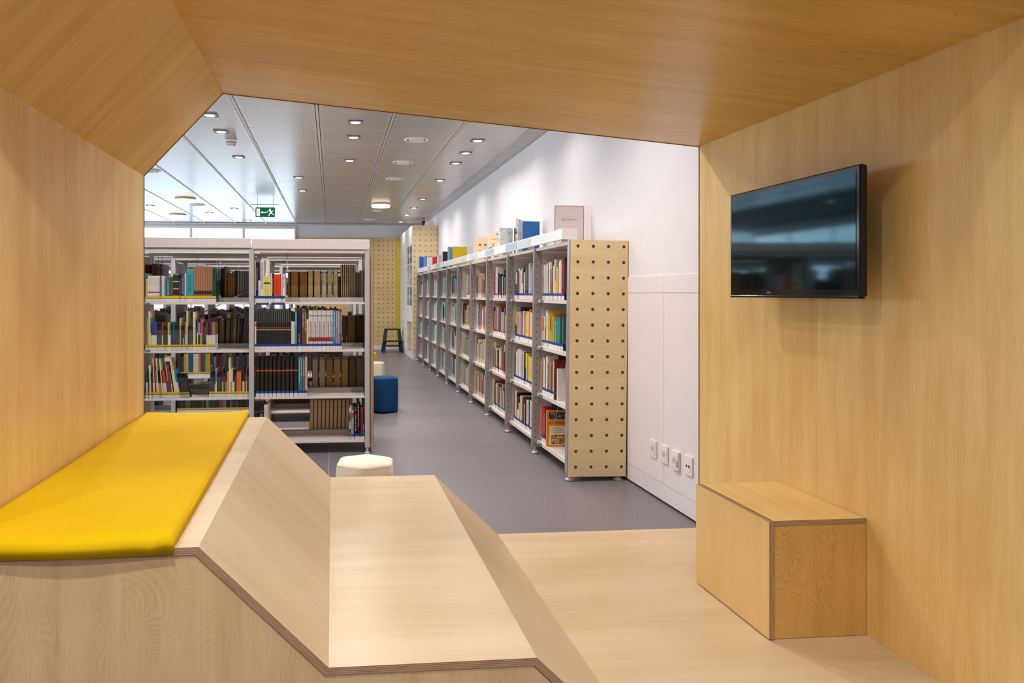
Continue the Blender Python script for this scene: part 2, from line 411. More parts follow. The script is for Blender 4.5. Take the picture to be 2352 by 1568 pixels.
where = ['beside the booth slope', 'ahead of the smoke detector', 'just past the smoke detector', 'first of the middle row', 'second of the middle row', 'third of the middle row',
         'in front of the exit sign, closer one', 'in front of the exit sign, farther one'] + [f'{w} one of the row along the white wall' for w in ('first', 'second', 'third', 'fourth', 'fifth', 'sixth', 'seventh', 'eighth')] + \
        ['beyond the exit sign, closer one', 'beyond the exit sign, farther one', 'by the window blinds, closer one', 'by the window blinds, farther one']
hidden = [(.8, 4.05), (-.35, .85), (.25, 1.35), (.9, -.2), (-1.7, -.2), (-.4, -1.6), (1.375, 4.25), (.19, 4.5), (-1.0, 4.6), (1.37, 5.7), (-3.2, 2.5), (-3.2, 5.4), (-3.4, 8.4), (-4.6, 11)]  # unseen downlights: some follow visible light edges, others added to brighten the shelving
for i, (x, y) in enumerate(lamps+hidden):
    if i < len(lamps):
        r = tag(empty('downlight', (x, y, CEIL-.001)), f'small recessed ceiling downlight, {where[i]}', 'ceiling light', 'recessed ceiling downlights')
        inst('frame', LM[0], r); inst('trim_ring', LM[1], r); inst('lens', LM[2], r)
    else:
        inst('unseen_lamp_frame', LM[0], ce, (x, y, CEIL-.001)); inst('unseen_lamp_ring', LM[1], ce, (x, y, CEIL-.001)); inst('lamp_lens', LM[2], ce, (x, y, CEIL-.001))
    area('downlight_beam', (x, y, CEIL-.012), .08, LAMP_W*(.5 if (x, y) == (.25, 1.35) else 1.8 if y < 1 else .22 if (x, y) == (1.375, 4.25) else 1.25 if 3.9 < y < 5 and x < 1 else .42 if x > 1.3 else 1.15), (1, .95, .89), spread=150)
def drum(x, y, lab):
    r = tag(empty('drum_lamp', (x, y, CEIL)), lab, 'ceiling light')
    a = MB(); a.cyl((0, 0, -.022), .155, .022, 32); a.build('housing', plain('beige_lamp_rim', (220, 200, 170), .5), r)
    a = MB(); a.cyl((0, 0, -.058), .146, .036, 32, r2=.153); a.build('diffuser', M['drum'], r)
    area('drum_light', (x, y, CEIL-.065), .26, DRUM_W, (1, .9, .76))
drum(.786, 12.0, 'round drum ceiling lamp lit cream, near the white wall')
drum(-2.24, 11.6, 'round drum ceiling lamp on window side, closer to the booth')
drum(-2.84, 14.0, 'round drum ceiling lamp on window side, close to the blinds')
def vent(x, y, R, lab):
    r = tag(empty('air_diffuser', (x, y, CEIL)), lab, 'air vent', 'round ceiling air diffusers')
    for k, (a0, a1, h) in enumerate(((.84, 1, .010), (.52, .62, .012), (0.28, .37, .014))):
        q = MB(); q.ring((0, 0, 0), R*a0, R*a1, h, 28); q.build('ring', M['plastic'], r)
    q = MB(); q.cyl((0, 0, -.012), R*.12, .012, 20); q.build('hub', M['plastic'], r)
    q = MB(); q.cyl((0, 0, -.002), R*.84, .002, 28); q.build('recess', plain('vent_recess', (96, 92, 90), .6), r)
for x, y, R, lab in ((.79, 6.94, .115, 'first'), (.78, 8.15, .115, 'second'), (.79, 9.35, .115, 'third'), (.79, 13.0, .1, 'fourth'), (.75, 14.6, .12, 'fifth')):
    vent(x, y, R, f'white round air diffuser, {lab} in the row near the white wall')
vent(-2.155, 9.0, .13, 'dark-slotted round air diffuser at the booth wall edge')
vent(-2.2, 12.4, .13, 'round air diffuser just behind the window side drum lamp')
r = tag(empty('smoke_detector', (-.95, 7.1, CEIL)), 'white smoke detector with slotted base between two downlights', 'smoke detector')
q = MB(); q.cyl((0, 0, -.028), .052, .028, 24, r2=.056); q.build('base', M['plastic'], r)
q = MB(); q.cyl((0, 0, -.032), .050, .004, 24); q.build('gap_ring', M['dark_gap'], r)
q = MB(); q.cyl((0, 0, -.07), .034, .038, 24, r2=.050); q.build('sensor_head', M['plastic'], r)
for k in range(8):
    a = k*math.pi/4; q = MB(); q.box(.034, .041, -.006, .006, -.06, -.05); o = q.build('slot', M['dark_gap'], r); o.rotation_euler = (0, 0, a)
# exit sign
r = tag(empty('exit_sign', (-1.03, 11.6, 2.39)), 'green emergency exit sign with running man, hanging from ceiling', 'exit sign')
boxo('plate', (-.148, .148, -.012, .012, 0, .145), M['green'], r)
boxo('top_rail', (-.21, .21, -.014, .014, .19, .20), M['metal_grey'], r)
boxo('top_plate', (-.14, .14, -.018, .018, .145, .150), M['plastic'], r)
for x in (-.12, .12): boxo('rod', (x-.003, x+.003, -.003, .003, .15, CEIL-2.39), M['metal_grey'], r)
boxo('door_mark', (-.135, -.08, -.0135, -.012, .015, .13), M['sign_white'], r)
q = MB()
def fy(pts): q.face([(x, -.0135, z) for x, z in pts], 0)
fy([(-.072, .072), (-.040, .050), (-.040, .064), (.022, .064), (.022, .080), (-.040, .080), (-.040, .094)])
q.build('arrow_mark', M['sign_white'], r)
q = MB()
fy([(.072+.013*math.cos(a), .118+.013*math.sin(a)) for a in [k*math.pi/5 for k in range(10)]])
for p0, p1, t in (((.07, .105), (.09, .062), .012), ((.075, .098), (.04, .093), .005), ((.04, .093), (.028, .075), .005), ((.078, .098), (.11, .085), .005), ((.11, .085), (.122, .10), .005),
                  ((.088, .066), (.062, .05), .008), ((.062, .05), (.06, .018), .006), ((.06, .02), (.04, .018), .004), ((.09, .066), (.115, .046), .008), ((.115, .046), (.135, .03), .006)):
    d = Vector((p1[0]-p0[0], p1[1]-p0[1])).normalized(); n = Vector((-d.y, d.x))*t
    fy([(p0[0]+n.x, p0[1]+n.y), (p0[0]-n.x, p0[1]-n.y), (p1[0]-n.x, p1[1]-n.y), (p1[0]+n.x, p1[1]+n.y)])
q.build('running_man', M['sign_white'], r, weld=False)
r = tag(empty('alarm_beacon', (1.80, 14.6, CEIL)), 'tiny dark red alarm unit on ceiling above tall pegboard cabinet', 'alarm')
q = MB(); q.cyl((0, 0, -.02), .04, .02, 16); q.build('base', M['metal_white'], r)
q = MB(); q.cyl((0, 0, -.11), .026, .09, 16, r2=.034); q.build('lens', M['red'], r)
# ------------------------------------------------------------------ pegboards
def pegboard(name, W, H, T, x0, z0, pitch, nx, nz, r, mats, parent, loc, seg=8, depth=.012):
    """sheet in local XZ, face towards -Y, real holes; mats face, edge, hole"""
    q = MB(); h = min(pitch/2, x0, z0, W-(x0+(nx-1)*pitch), H-(z0+(nz-1)*pitch))-.002
    def F(x, z, y=0): return (x, y, z)
    def uvf(p): return [(a[0], a[2]) for a in p]
    def rect(a, b_, c, d):
        if b_-a > 1e-4 and d-c > 1e-4: p = [F(a, c), F(b_, c), F(b_, d), F(a, d)]; q.face(p, 0, uvf(p))
    for i in range(nx):
        cx = x0+i*pitch
        rect(0 if i == 0 else cx-pitch+h, cx-h, 0, H)
        for j in range(nz):
            cz = z0+j*pitch
            rect(cx-h, cx+h, 0 if j == 0 else cz-pitch+h, cz-h)
            A = [2*math.pi*k/seg+math.pi/4 for k in range(seg)]
            C1 = [(cx+r*math.cos(a), cz+r*math.sin(a)) for a in A]
            S = []
            for a in A:
                c, s_ = math.cos(a), math.sin(a); m_ = max(abs(c), abs(s_)); S.append((cx+h*c/m_, cz+h*s_/m_))
            for k in range(seg):
                k2 = (k+1) % seg
                p = [F(*S[k]), F(*S[k2]), F(*C1[k2]), F(*C1[k])]; q.face(p[::-1], 0, uvf(p[::-1]))
                p = [F(*C1[k]), F(*C1[k2]), F(*C1[k2], depth), F(*C1[k], depth)]; q.face(p, 1, [(0, 0), (.1, 0), (.1, 1), (0, 1)])
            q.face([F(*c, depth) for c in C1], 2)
        rect(cx-h, cx+h, z0+(nz-1)*pitch+h, H)
    rect(x0+(nx-1)*pitch+h, W, 0, H)
    for p in ([F(0, 0), F(0, H), F(0, H, T), F(0, 0, T)], [F(W, 0, T), F(W, H, T), F(W, H), F(W, 0)], [F(0, H), F(W, H), F(W, H, T), F(0, H, T)], [F(0, 0, T), F(W, 0, T), F(W, 0), F(0, 0)]):
        q.face(p, 1, [(0, 0), (1, 0), (1, 1), (0, 1)])
    p = [F(W, 0, T), F(0, 0, T), F(0, H, T), F(W, H, T)]; q.face(p, 0, uvf(p))
    return q.build(name, mats, parent, loc, weld=False)
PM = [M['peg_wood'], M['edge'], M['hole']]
PM2 = [wood('birch_far_pegboard_veneer', (226, 196, 140), (200, 160, 104), .25, .1), M['edge'], M['hole']]
for x0, nx in ((-.76, 10), (.24, 11)):
    for z0, nz in ((.115, 11), (1.255, 11)):
        w_ = 1.0 if nx == 10 else 1.14
        pegboard('pegboard_panel', w_-.004, 1.137, .018, .05, .07, .1, nx, nz, .013, PM2, wb, (x0, YB-.03, z0), 8)
boxo('skirting_board', (-.76, 1.44, YB-.02, YB, 0, .11), M['panel_white'], wb)
boxo('yellow_strip', (1.385, 1.46, YB-.05, YB-.03, .11, 2.40), M['yellow_paint'], wb)
# tall pegboard cabinet in the far corner
r = tag(empty('tall_cabinet', (1.45, 13.35, 0)), 'tall white cabinet with pegboard end panel, at far end of shelving', 'cabinet')
pegboard('end_panel', .46, 2.33, .018, .04, .06, .1, 5, 23, .011, PM, r, (0, 0, .115), 8)
D = 2.42
MWF = plain('white_tiled_front', (228, 222, 214), .5, 0, .03)
boxo('plinth', (.01, .46, 0, D, 0, .115), M['metal_white'], r)
boxo('carcass', (.24, .462, .018, D, .115, 2.445), M['metal_white'], r)
ny0, ny1, nyc = .12, .95, (.32, .42)
# face pieces between the niches
boxo('front_frame', (0, .24, .018, ny0, .115, 2.445), MWF, r)
zz = [(.115, .68), (.98, 1.326), (1.36, 1.727), (1.76, 2.095)]
boxo('front_frame', (0, .24, ny0, ny1, .68, .98), MWF, r); boxo('front_frame', (0, .24, ny0, ny1, 1.326, 1.36), MWF, r)
boxo('front_frame', (0, .24, ny0, ny1, 1.727, 1.76), MWF, r); boxo('front_frame', (0, .24, ny0, ny1, 2.095, 2.445), MWF, r)
boxo('front_frame', (0, .24, ny0+.33, ny0+.43, .98, 2.095), MWF, r)
boxo('niche_lining', (.01, .235, ny0, ny1, .375, .395), M['door_wood'], r); boxo('niche_lining', (.2, .24, ny0, ny1, .115, .68), M['door_wood'], r)
for j in range(18):                                          # staggered white front tiles
    z0 = .12+j*.129; sft = .3 if j % 2 else 0
    y = ny1
    while y < D-.02:
        y2 = min(y+.6-(sft if y == ny1 else 0), D)
        boxo('tile', (-.0, .24, y+.002, y2-.002, z0+.0015, z0+.1275), MWF, r); y = y2
for k, (y0, z0, z1, c) in enumerate(((ny0+.015, 1.76, 2.08, (30, 70, 120)), (ny0+.47, 1.76, 2.06, (60, 90, 120)), (ny0+.015, 1.36, 1.66, (150, 140, 120)), (ny0+.02, .98, 1.30, (20, 80, 150)), (ny0+.5, .98, 1.26, (140, 130, 110)))):
    o = empty('binder', (1.4525, 13.35+y0+.05, z0+.001)); tag(o, ['dark blue binder in top niche of tall cabinet', 'slate binder deeper in top niche of tall cabinet', 'beige binder in middle niche of tall cabinet', 'bright blue binder in third niche of tall cabinet', 'brown binder deeper in third niche of tall cabinet'][k], 'binder', 'binders in the niches of the tall cabinet')
    boxo('cover', (0, .18, 0, .25, 0, z1-z0-.01), plain('binder_card', c, .5), o, bevel=.004)
    boxo('spine_label', (-.001, 0, .08, .17, .12, .2), M['plastic'], o)
# ------------------------------------------------------------------ plywood reading booth
Y0, YS, Y1 = 1.63, 2.515, 3.38
T = .018
def offset(pl, t):
    """mitred offset of an open polyline; t > 0 to its right-hand side"""
    out = []
    for i, p in enumerate(pl):
        ns = []
        if i > 0: d = (Vector(p)-Vector(pl[i-1])).normalized(); ns.append(Vector((d.y, -d.x)))
        if i < len(pl)-1: d = (Vector(pl[i+1])-Vector(p)).normalized(); ns.append(Vector((d.y, -d.x)))
        n = sum(ns, Vector((0, 0))).normalized(); k = t/max(n.dot(ns[0]), .2)
        out.append((p[0]+n.x*k, p[1]+n.y*k))
    return out
booth = tag(empty('plywood_booth', (0, 0, 0)), 'angular birch plywood reading booth with stepped bench, framing the view', 'booth')
def slab(name, p0, p1, o0, o1, ya, yb, m, gap=.0002):
    q = MB(); ln = (Vector(p1)-Vector(p0)).length; ya += gap; yb -= gap
    d = (Vector(p1)-Vector(p0)).normalized()
    p0 = (p0[0]+d.x*gap*.6, p0[1]+d.y*gap*.6); p1 = (p1[0]-d.x*gap*.6, p1[1]-d.y*gap*.6)
    A = lambda p, y: (p[0], y, p[1])
    s = p0[0]*.7+p0[1]*1.3
    q.face([A(p0, ya), A(p1, ya), A(p1, yb), A(p0, yb)], 0, [(s, ya), (s+ln, ya), (s+ln, yb), (s, yb)])
    q.face([A(o0, ya), A(o0, yb), A(o1, yb), A(o1, ya)], 0, [(s, ya), (s, yb), (s+ln, yb), (s+ln, ya)])
    q.face([A(p0, ya), A(o0, ya), A(o1, ya), A(p1, ya)], 1, [(0, 0), (0, 1), (ln, 1), (ln, 0)])
    q.face([A(p0, yb), A(p1, yb), A(o1, yb), A(o0, yb)], 1, [(0, 0), (ln, 0), (ln, 1), (0, 1)])
    q.face([A(p0, ya), A(p0, yb), A(o0, yb), A(o0, ya)], 1, [(ya, 0), (yb, 0), (yb, 1), (ya, 1)])
    q.face([A(p1, ya), A(o1, ya), A(o1, yb), A(p1, yb)], 1, [(ya, 0), (ya, 1), (yb, 1), (yb, 0)])
    return q.build(name, [m, M['edge']], booth)
shell = [(-.832, .0), (-.832, 1.738), (-.488, 2.112), (1.74, 1.915), (1.74, .0)]
so = offset(shell, -T)
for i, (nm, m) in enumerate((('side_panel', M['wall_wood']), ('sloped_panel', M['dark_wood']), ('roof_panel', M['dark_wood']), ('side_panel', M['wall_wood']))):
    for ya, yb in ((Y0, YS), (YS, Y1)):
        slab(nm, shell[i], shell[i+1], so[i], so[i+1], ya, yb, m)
bench = [(-.8315, .660), (-.293, .660), (-.008, .381), (.469, .381), (.765, .10), (1.7395, .10)]
bo = offset(bench, T)
for i, (nm, m) in enumerate((('upper_seat', M['seat_wood']), ('sloped_backrest', M['seat_wood']), ('lower_seat', M['seat_wood']), ('sloped_step', M['seat_wood']), ('platform_panel', M['seat_wood']))):
    for ya, yb in ((1.665 if i < 4 else Y0, YS), (YS, Y1)):
        slab(nm, bench[i], bench[i+1], bo[i], bo[i+1], ya, yb, m)
eb = plain('stained_edge_band', (120, 76, 48), .5)
for poly, off_ in ((shell, .0022),):
    inn = offset(poly, off_)
    for i in range(4):
        q = MB(); A_ = lambda p, y: (p[0], y, p[1])
        a, b_, c, d = poly[i], poly[i+1], inn[i+1], inn[i]
        q.hexa([A_(a, Y1), A_(b_, Y1), A_(c, Y1), A_(d, Y1)], [A_(a, Y1-.006), A_(b_, Y1-.006), A_(c, Y1-.006), A_(d, Y1-.006)]); q.build('edge_band', eb, booth)
# front and far end panels closing the bench, set back a little under the seats
b2 = offset(bench, T+.0015)
for ya, yb, mt in ((1.668, 1.686, M['front_wood']), (Y1-.02, Y1-.002, M['seat_wood'])):
    q = MB(); pts = [(-.8315, 0), (.90, 0), (.90, b2[5][1])]+[b2[4], b2[3], b2[2], b2[1], b2[0]]
    fr = [(x, ya, z) for x, z in pts]; bk = [(x, yb, z) for x, z in pts]
    q.face(fr, 0, [(z, x) for x, z in pts]); q.face(bk[::-1], 0, [(z, x) for x, z in pts][::-1])
    for i in range(len(pts)):
        j = (i+1) % len(pts); q.face([fr[j], fr[i], bk[i], bk[j]], 1)
    q.build('end_panel', [mt, M['edge']], booth)
for ya in (Y0+.004, Y1-.022):
    if ya < 2: boxo('plinth_board', (.905, 1.738, ya, ya+.018, 0, .08), M['front_wood'], booth, grain='x')
    else: boxo('plinth_board', (.905, 1.738, ya, ya+.018, 0, .08), M['seat_wood'], booth, grain='x')
# ------------------------------------------------------------------ yellow mat on the upper seat
def make_mat():
    nx, ny = 30, 70; X0, X1, ya, yb = -.829, -.345, 1.652, 3.395
    zt, th = .688, .026
    q = MB(); top = []; bot = []
    for j in range(ny+1):
        ty = j/ny; y = ya+(yb-ya)*ty; y = 1.6635 if j == 1 else y; rt = []; rb = []
        for i in range(nx+1):
            tx = i/nx; x = X0+(X1-X0-.032*ty)*tx
            ex = min(tx, 1-tx)*(X1-X0); ey = min(ty, 1-ty)*(yb-ya); e = min(ex, ey)
            rnd = 0 if e > .014 else -.009*(1-e/.014)**2
            wob = .0016*math.sin(y*5.2+x*2)+.0012*math.sin(x*9+y*3)
            fold = .004*math.exp(-((y-2.93-.05*x)/.012)**2)+.0032*math.exp(-((y-2.86)/.01)**2)+.0024*math.exp(-((y-2.72+.04*x)/.012)**2)
            crease = .007*math.exp(-((x-X1+.02+(y-ya)*.4)/.012)**2)*math.exp(-((y-ya)/.05)**2)-.007*math.exp(-((x-X1+.045)/.014)**2)*math.exp(-((y-ya)/.035)**2)
            lift = .012*max(0, (y-3.3)/.095)**2*(max(0, (tx-.75))*4)**2 + .006*max(0, (y-3.3)/.095)**2*max(0, (.2-tx)*5)
            z = zt+rnd+wob+fold+crease+lift-.012*max(0, (1.72-y)/.08)**2*.5
            yy = y+.004*math.sin(x*14)*(1 if j in (0, ny) else 0)
            xx = x-(.016*(tx)*math.sin((y-ya)*3.3) if tx > .9 else 0)*0
            rt.append((xx, yy, z)); rb.append((xx, yy, max(.6608 if y > 1.66 else .0, z-th-(.008 if y < 1.66 else 0)) if y > 1.66 else min(z-.012, .648)))
        top.append(rt); bot.append(rb)
    for j in range(ny):
        for i in range(nx):
            q.face([top[j][i], top[j][i+1], top[j+1][i+1], top[j+1][i]], 0, sm=True)
            q.face([bot[j][i], bot[j+1][i], bot[j+1][i+1], bot[j][i+1]], 0, sm=True)
    for i in range(nx):
        q.face([bot[0][i], bot[0][i+1], top[0][i+1], top[0][i]], 0, sm=True); q.face([top[ny][i], top[ny][i+1], bot[ny][i+1], bot[ny][i]], 0, sm=True)
    for j in range(ny):
        q.face([top[j][0], top[j+1][0], bot[j+1][0], bot[j][0]], 0, sm=True); q.face([bot[j][nx], bot[j+1][nx], top[j+1][nx], top[j][nx]], 0, sm=True)
    return q
mt = tag(empty('seat_mat', (-.6, 1.64, .66)), 'yellow fabric mat laid over the upper bench seat of the booth', 'mat')
o = make_mat().build('cover', M['mat_yellow'], mt, (.6, -1.64, -.66))
q = MB(); q.tube([(-.348, 1.70, .678), (-.357, 2.2, .681), (-.370, 2.9, .681), (-.379, 3.36, .684)], .0028, 6); q.build('seam_piping', M['mat_yellow'], mt, (.6, -1.64, -.66))
# ------------------------------------------------------------------ plywood box seat with door
bx = tag(empty('box_cabinet', (1.40, 2.268, .1008)), 'low birch plywood box cabinet with a door, beneath the screen', 'cabinet')
W_, D_, H_ = .338, .472, .382
q = MB(); q.box(.019, W_, 0, D_, H_-.018, H_, 0, grain='y', edge=1); q.build('top_panel', [M['wall_wood'], M['edge']], bx)
q = MB(); q.box(.019, W_, 0, .018, .001, H_-.0185, 0, grain='z', edge=1); q.build('end_panel', [M['cath_wood'], M['edge']], bx)
q = MB(); q.box(.019, W_, D_-.018, D_, .001, H_-.0185, 0, grain='z', edge=1); q.build('end_panel', [M['cath_wood'], M['edge']], bx)
q = MB(); q.box(.019, W_, .019, D_-.019, .0, .018, 0, grain='y', edge=1); q.build('base_panel', [M['wall_wood'], M['edge']], bx)
q = MB(); q.box(0, .0158, -.008, D_, .004, H_-.002, 0, grain='z', edge=1); q.build('door', [M['door_wood'], M['edge']], bx)
boxo('shadow_gap', (.0158, .019, .003, D_-.01, .006, H_-.004), M['dark_gap'], bx)
for z in (.06, .30):
    boxo('hinge', (.019, .05, .03, .07, z, z+.03), M['alu'], bx)
# ------------------------------------------------------------------ wall screen
tv = tag(empty('television', (1.62, 2.138, 1.205)), 'black flat television on a bracket, mounted on the plywood side panel', 'television')
TW, TH, TD = .749, .413, .045
pY = lambda a: a
q = MB(); q.box(0, .019, 0, TW, 0, TH); q.build('bezel', M['black_gloss'], tv, bevel=.005)
boxo('side_trim', (.004, .021, -.004, .012, .004, TH-.004), M['black'], tv, bevel=.003)
boxo('back_cover', (.022, .055, .09, TW-.09, .04, TH-.06), M['black'], tv, bevel=.008)
boxo('screen', (-.0012, .004, .018, TW-.016, .026, TH-.018), M['screen'], tv)
boxo('lower_trim', (-.003, .02, .004, TW-.004, -.004, .006), M['black_gloss'], tv, bevel=.003)
q = MB(); lc = .478
q.face([(-.0018, lc-.02, .0145), (-.0018, lc-.005, .0115), (-.0018, lc+.02, .0155), (-.0018, lc+.006, .0185)][::-1], 0)
q.face([(-.0019, lc-.008, .0195), (-.0019, lc-.002, .011), (-.0019, lc+.008, .0115), (-.0019, lc+.004, .020)][::-1], 0)
q.build('emblem', plain('grey_emblem', (120, 124, 128), .4), tv, weld=False)
boxo('wall_bracket', (.055, .119, TW*.38, TW*.62, TH*.3, TH*.72), M['black'], tv)
# ------------------------------------------------------------------ poufs
def pouf(name, x, y, R, H, rot, m, lab):
    r = tag(empty(name, (x, y, 0), rot), lab, 'pouf')
    q = MB(); n = 6; seg = []
    A = [math.pi/3*k for k in range(6)]
    P = []
    for k in range(6):                                       # rounded hexagon outline
        a = A[k]; c = Vector((math.cos(a), math.sin(a)))
        for t in (-14, -5, 5, 14):
            aa = a+math.radians(t)
            P.append((c*.86+Vector((math.cos(aa), math.sin(aa)))*.14*1.0, ))
    P = [p[0] for p in P]
    prof = [(.965, .012), (.985, .03), (1, .2*H), (1.012, .5*H), (1, .85*H), (.985, .93*H), (.95, .975*H), (.88, .995*H), (.6, H+.004), (.25, H+.008)]
    rings = [[(p.x*R*s, p.y*R*s, z) for p in P] for s, z in prof]
    m_ = len(P)
    for i in range(len(rings)-1):
        for k in range(m_):
            q.face([rings[i][k], rings[i][(k+1) % m_], rings[i+1][(k+1) % m_], rings[i+1][k]], 0, sm=True)
    q.face(rings[-1], 0, sm=True); q.face(rings[0][::-1], 0)
    q.build('cover', m, r)
    q = MB()
    for k in range(6): q.cyl((R*.7*math.cos(A[k]), R*.7*math.sin(A[k]), 0), .012, .014, 8)
    for k in range(6):
        q2 = MB(); q2.cyl((R*.7*math.cos(A[k]), R*.7*math.sin(A[k]), 0), .012, .0135, 8); q2.build('glide', M['black'], r)
    q = MB(); q.tube([(p.x*R*.967, p.y*R*.967, .962*H) for p in P+[P[0]]], .0022, 5); q.build('seam', m, r)
    return r
pouf('pouf', .172, 3.88, .163, .345, math.radians(22), M['pouf_white'], 'off-white hexagonal pouf standing close behind the booth bench')
pouf('pouf', .528, 7.60, .168, .355, math.radians(25), M['pouf_blue'], 'deep blue hexagonal pouf beside the bookcase end')
pouf('pouf', .492, 9.22, .168, .355, math.radians(15), M['pouf_white'], 'off-white hexagonal pouf behind the blue one')
pouf('pouf', .495, 10.75, .168, .355, math.radians(28), M['pouf_yellow'], 'bright yellow hexagonal pouf, last of the line of poufs')
# ------------------------------------------------------------------ black step stool at the far wall
r = tag(empty('step_stool', (1.235, 15.05, 0)), 'black wooden step stool standing by the pegboard back wall', 'stool')
def leg(x0, y0, x1, y1, z1, w=.03):
    q = MB(); q.hexa([(x0-w, y0-w*.6, 0), (x0+w, y0-w*.6, 0), (x0+w, y0+w*.6, 0), (x0-w, y0+w*.6, 0)], [(x1-w*.8, y1-w*.6, z1), (x1+w*.8, y1-w*.6, z1), (x1+w*.8, y1+w*.6, z1), (x1-w*.8, y1+w*.6, z1)])
    q.build('leg', M['black'], r)
for sx in (-1, 1):
    leg(sx*.19, -.02, sx*.135, .08, .455); leg(sx*.19, .34, sx*.135, .24, .455)
    boxo('side_rail', (sx*.17-.012, sx*.17+.012, -.0, .30, .19, .225), M['black'], r)
boxo('top_step', (-.165, .165, .05, .27, .455, .48), M['black'], r, bevel=.004)
boxo('lower_step', (-.185, .185, -.12, .06, .225, .248), M['black'], r, bevel=.004)
boxo('stretcher', (-.17, .17, .27, .29, .10, .13), M['black'], r)
# ------------------------------------------------------------------ sockets on the wall lining
def socket(y, z, lab, kind):
    r = tag(empty('power_socket', (XR-.006, y, z)), lab, 'socket')
    d = .018 if kind == 'switch' else .010
    boxo('plate', (-d, 0, -.042, .042, -.052, .052), M['plastic'], r, bevel=.003)
    if kind != 'data':
        q = MB(); q.box(-d-.002, -d, -.032, .032, -.034, .034); q.build('insert', M['plastic'], r, bevel=.001)
        q = MB(); n = 20; rr = .0195; A = [2*math.pi*k/n for k in range(n)]
        x = -d-.0025
        ri = [(x, rr*math.cos(a), rr*math.sin(a)) for a in A]; ro = [(x, (rr+.003)*math.cos(a), (rr+.003)*math.sin(a)) for a in A]
        for k in range(n):
            k2 = (k+1) % n; q.face([ro[k], ri[k], ri[k2], ro[k2]], 0)
        q.build('ring', M['plastic'], r)
        q = MB(); q.face([(x+.0002, rr*math.cos(a), rr*math.sin(a)) for a in A][::-1], 0); q.build('well', plain('socket_well', (206, 197, 192), .6), r)
        for s in (-1, 1):
            q = MB(); q.cyl((x-.0006, s*.0085, 0), .0022, .0006, 8, axis='x'); q.build('pin_hole', M['black'], r)
        if kind == 'switch': boxo('indicator', (-d-.0035, -d, -.038, -.0365, -.03, .005), M['dark_gap'], r)
    else:
        boxo('insert', (-d-.002, -d, -.026, .026, -.03, .012), M['plastic'], r, bevel=.001)
        for s in (-1, 1):
            q = MB(); q.cyl((-d-.0026, s*.014, -.002), .0075, .0006, 12, axis='x'); q.build('port', M['black'], r)
        q = MB(); q.cyl((-d-.0026, 0, -.002), .002, .0006, 8, axis='x'); q.build('screw', M['dark_gap'], r)
socket(4.257, .290, 'white wall socket nearest the pegboard end panel, first of four'.replace('nearest', 'closest to').replace('closest to the', 'beside the'), 'plain')
socket(4.107, .288, 'white wall socket across the panel joint, second of four', 'plain')
socket(3.961, .286, 'white wall socket with thicker frame and indicator slot, third of four', 'switch')
socket(3.816, .290, 'white data outlet with two round black ports beside the booth edge', 'data')

c_ = (1.74, 1.915); zs = lambda x: 2.112+(x+.488)*(1.915-2.112)/2.228
q = MB(); q.cyl((1.583, 1.745, zs(1.583)-.0008), .0022, .001, 8); q.build('screw_hole', M['black'], booth)
# ------------------------------------------------------------------ books
NAMES = [('white', (228, 218, 212)), ('cream', (224, 208, 150)), ('pale yellow', (222, 205, 110)), ('yellow', (225, 180, 20)), ('orange', (225, 110, 20)), ('orange-red', (215, 60, 10)),
         ('red', (180, 30, 30)), ('dark red', (110, 25, 30)), ('crimson', (170, 20, 60)), ('pink', (215, 130, 130)), ('lilac', (160, 130, 170)), ('purple', (90, 50, 100)), ('navy', (25, 30, 70)),
         ('blue', (40, 80, 160)), ('bright blue', (30, 130, 190)), ('teal', (50, 140, 145)), ('dark green', (20, 60, 40)), ('green', (50, 130, 80)), ('lime green', (150, 180, 60)), ('grey-green', (80, 95, 82)),
         ('grey', (140, 136, 134)), ('slate grey', (85, 90, 100)), ('black', (18, 16, 18)), ('brown', (110, 70, 35)), ('copper brown', (150, 102, 74)), ('tan', (190, 160, 115)), ('olive', (105, 98, 60)), ('salmon', (222, 130, 105))]
def cname(c): return min(NAMES, key=lambda n: sum((a-b)**2 for a, b in zip(n[1], c)))[0]
CO = dict(W=(228, 216, 212), w=(205, 198, 190), C=(226, 212, 160), P=(226, 208, 110), Y=(228, 184, 20), O=(228, 112, 18), R=(214, 58, 8), r=(178, 34, 30), D=(104, 24, 30), K=(16, 15, 18), k=(34, 32, 32),
          N=(24, 30, 68), B=(40, 78, 165), b=(28, 130, 190), L=(120, 170, 215), T=(58, 150, 158), t=(28, 90, 96), G=(20, 62, 42), g=(56, 140, 84), l=(150, 182, 60), e=(78, 94, 82), S=(84, 90, 104), s=(140, 136, 136),
          n=(112, 72, 34), c=(152, 104, 76), a=(192, 162, 116), o=(106, 98, 60), p=(216, 132, 128), V=(158, 128, 170), v=(88, 48, 98), m=(170, 22, 62), x=(222, 130, 104), A=(150, 118, 60))
_sm = {}
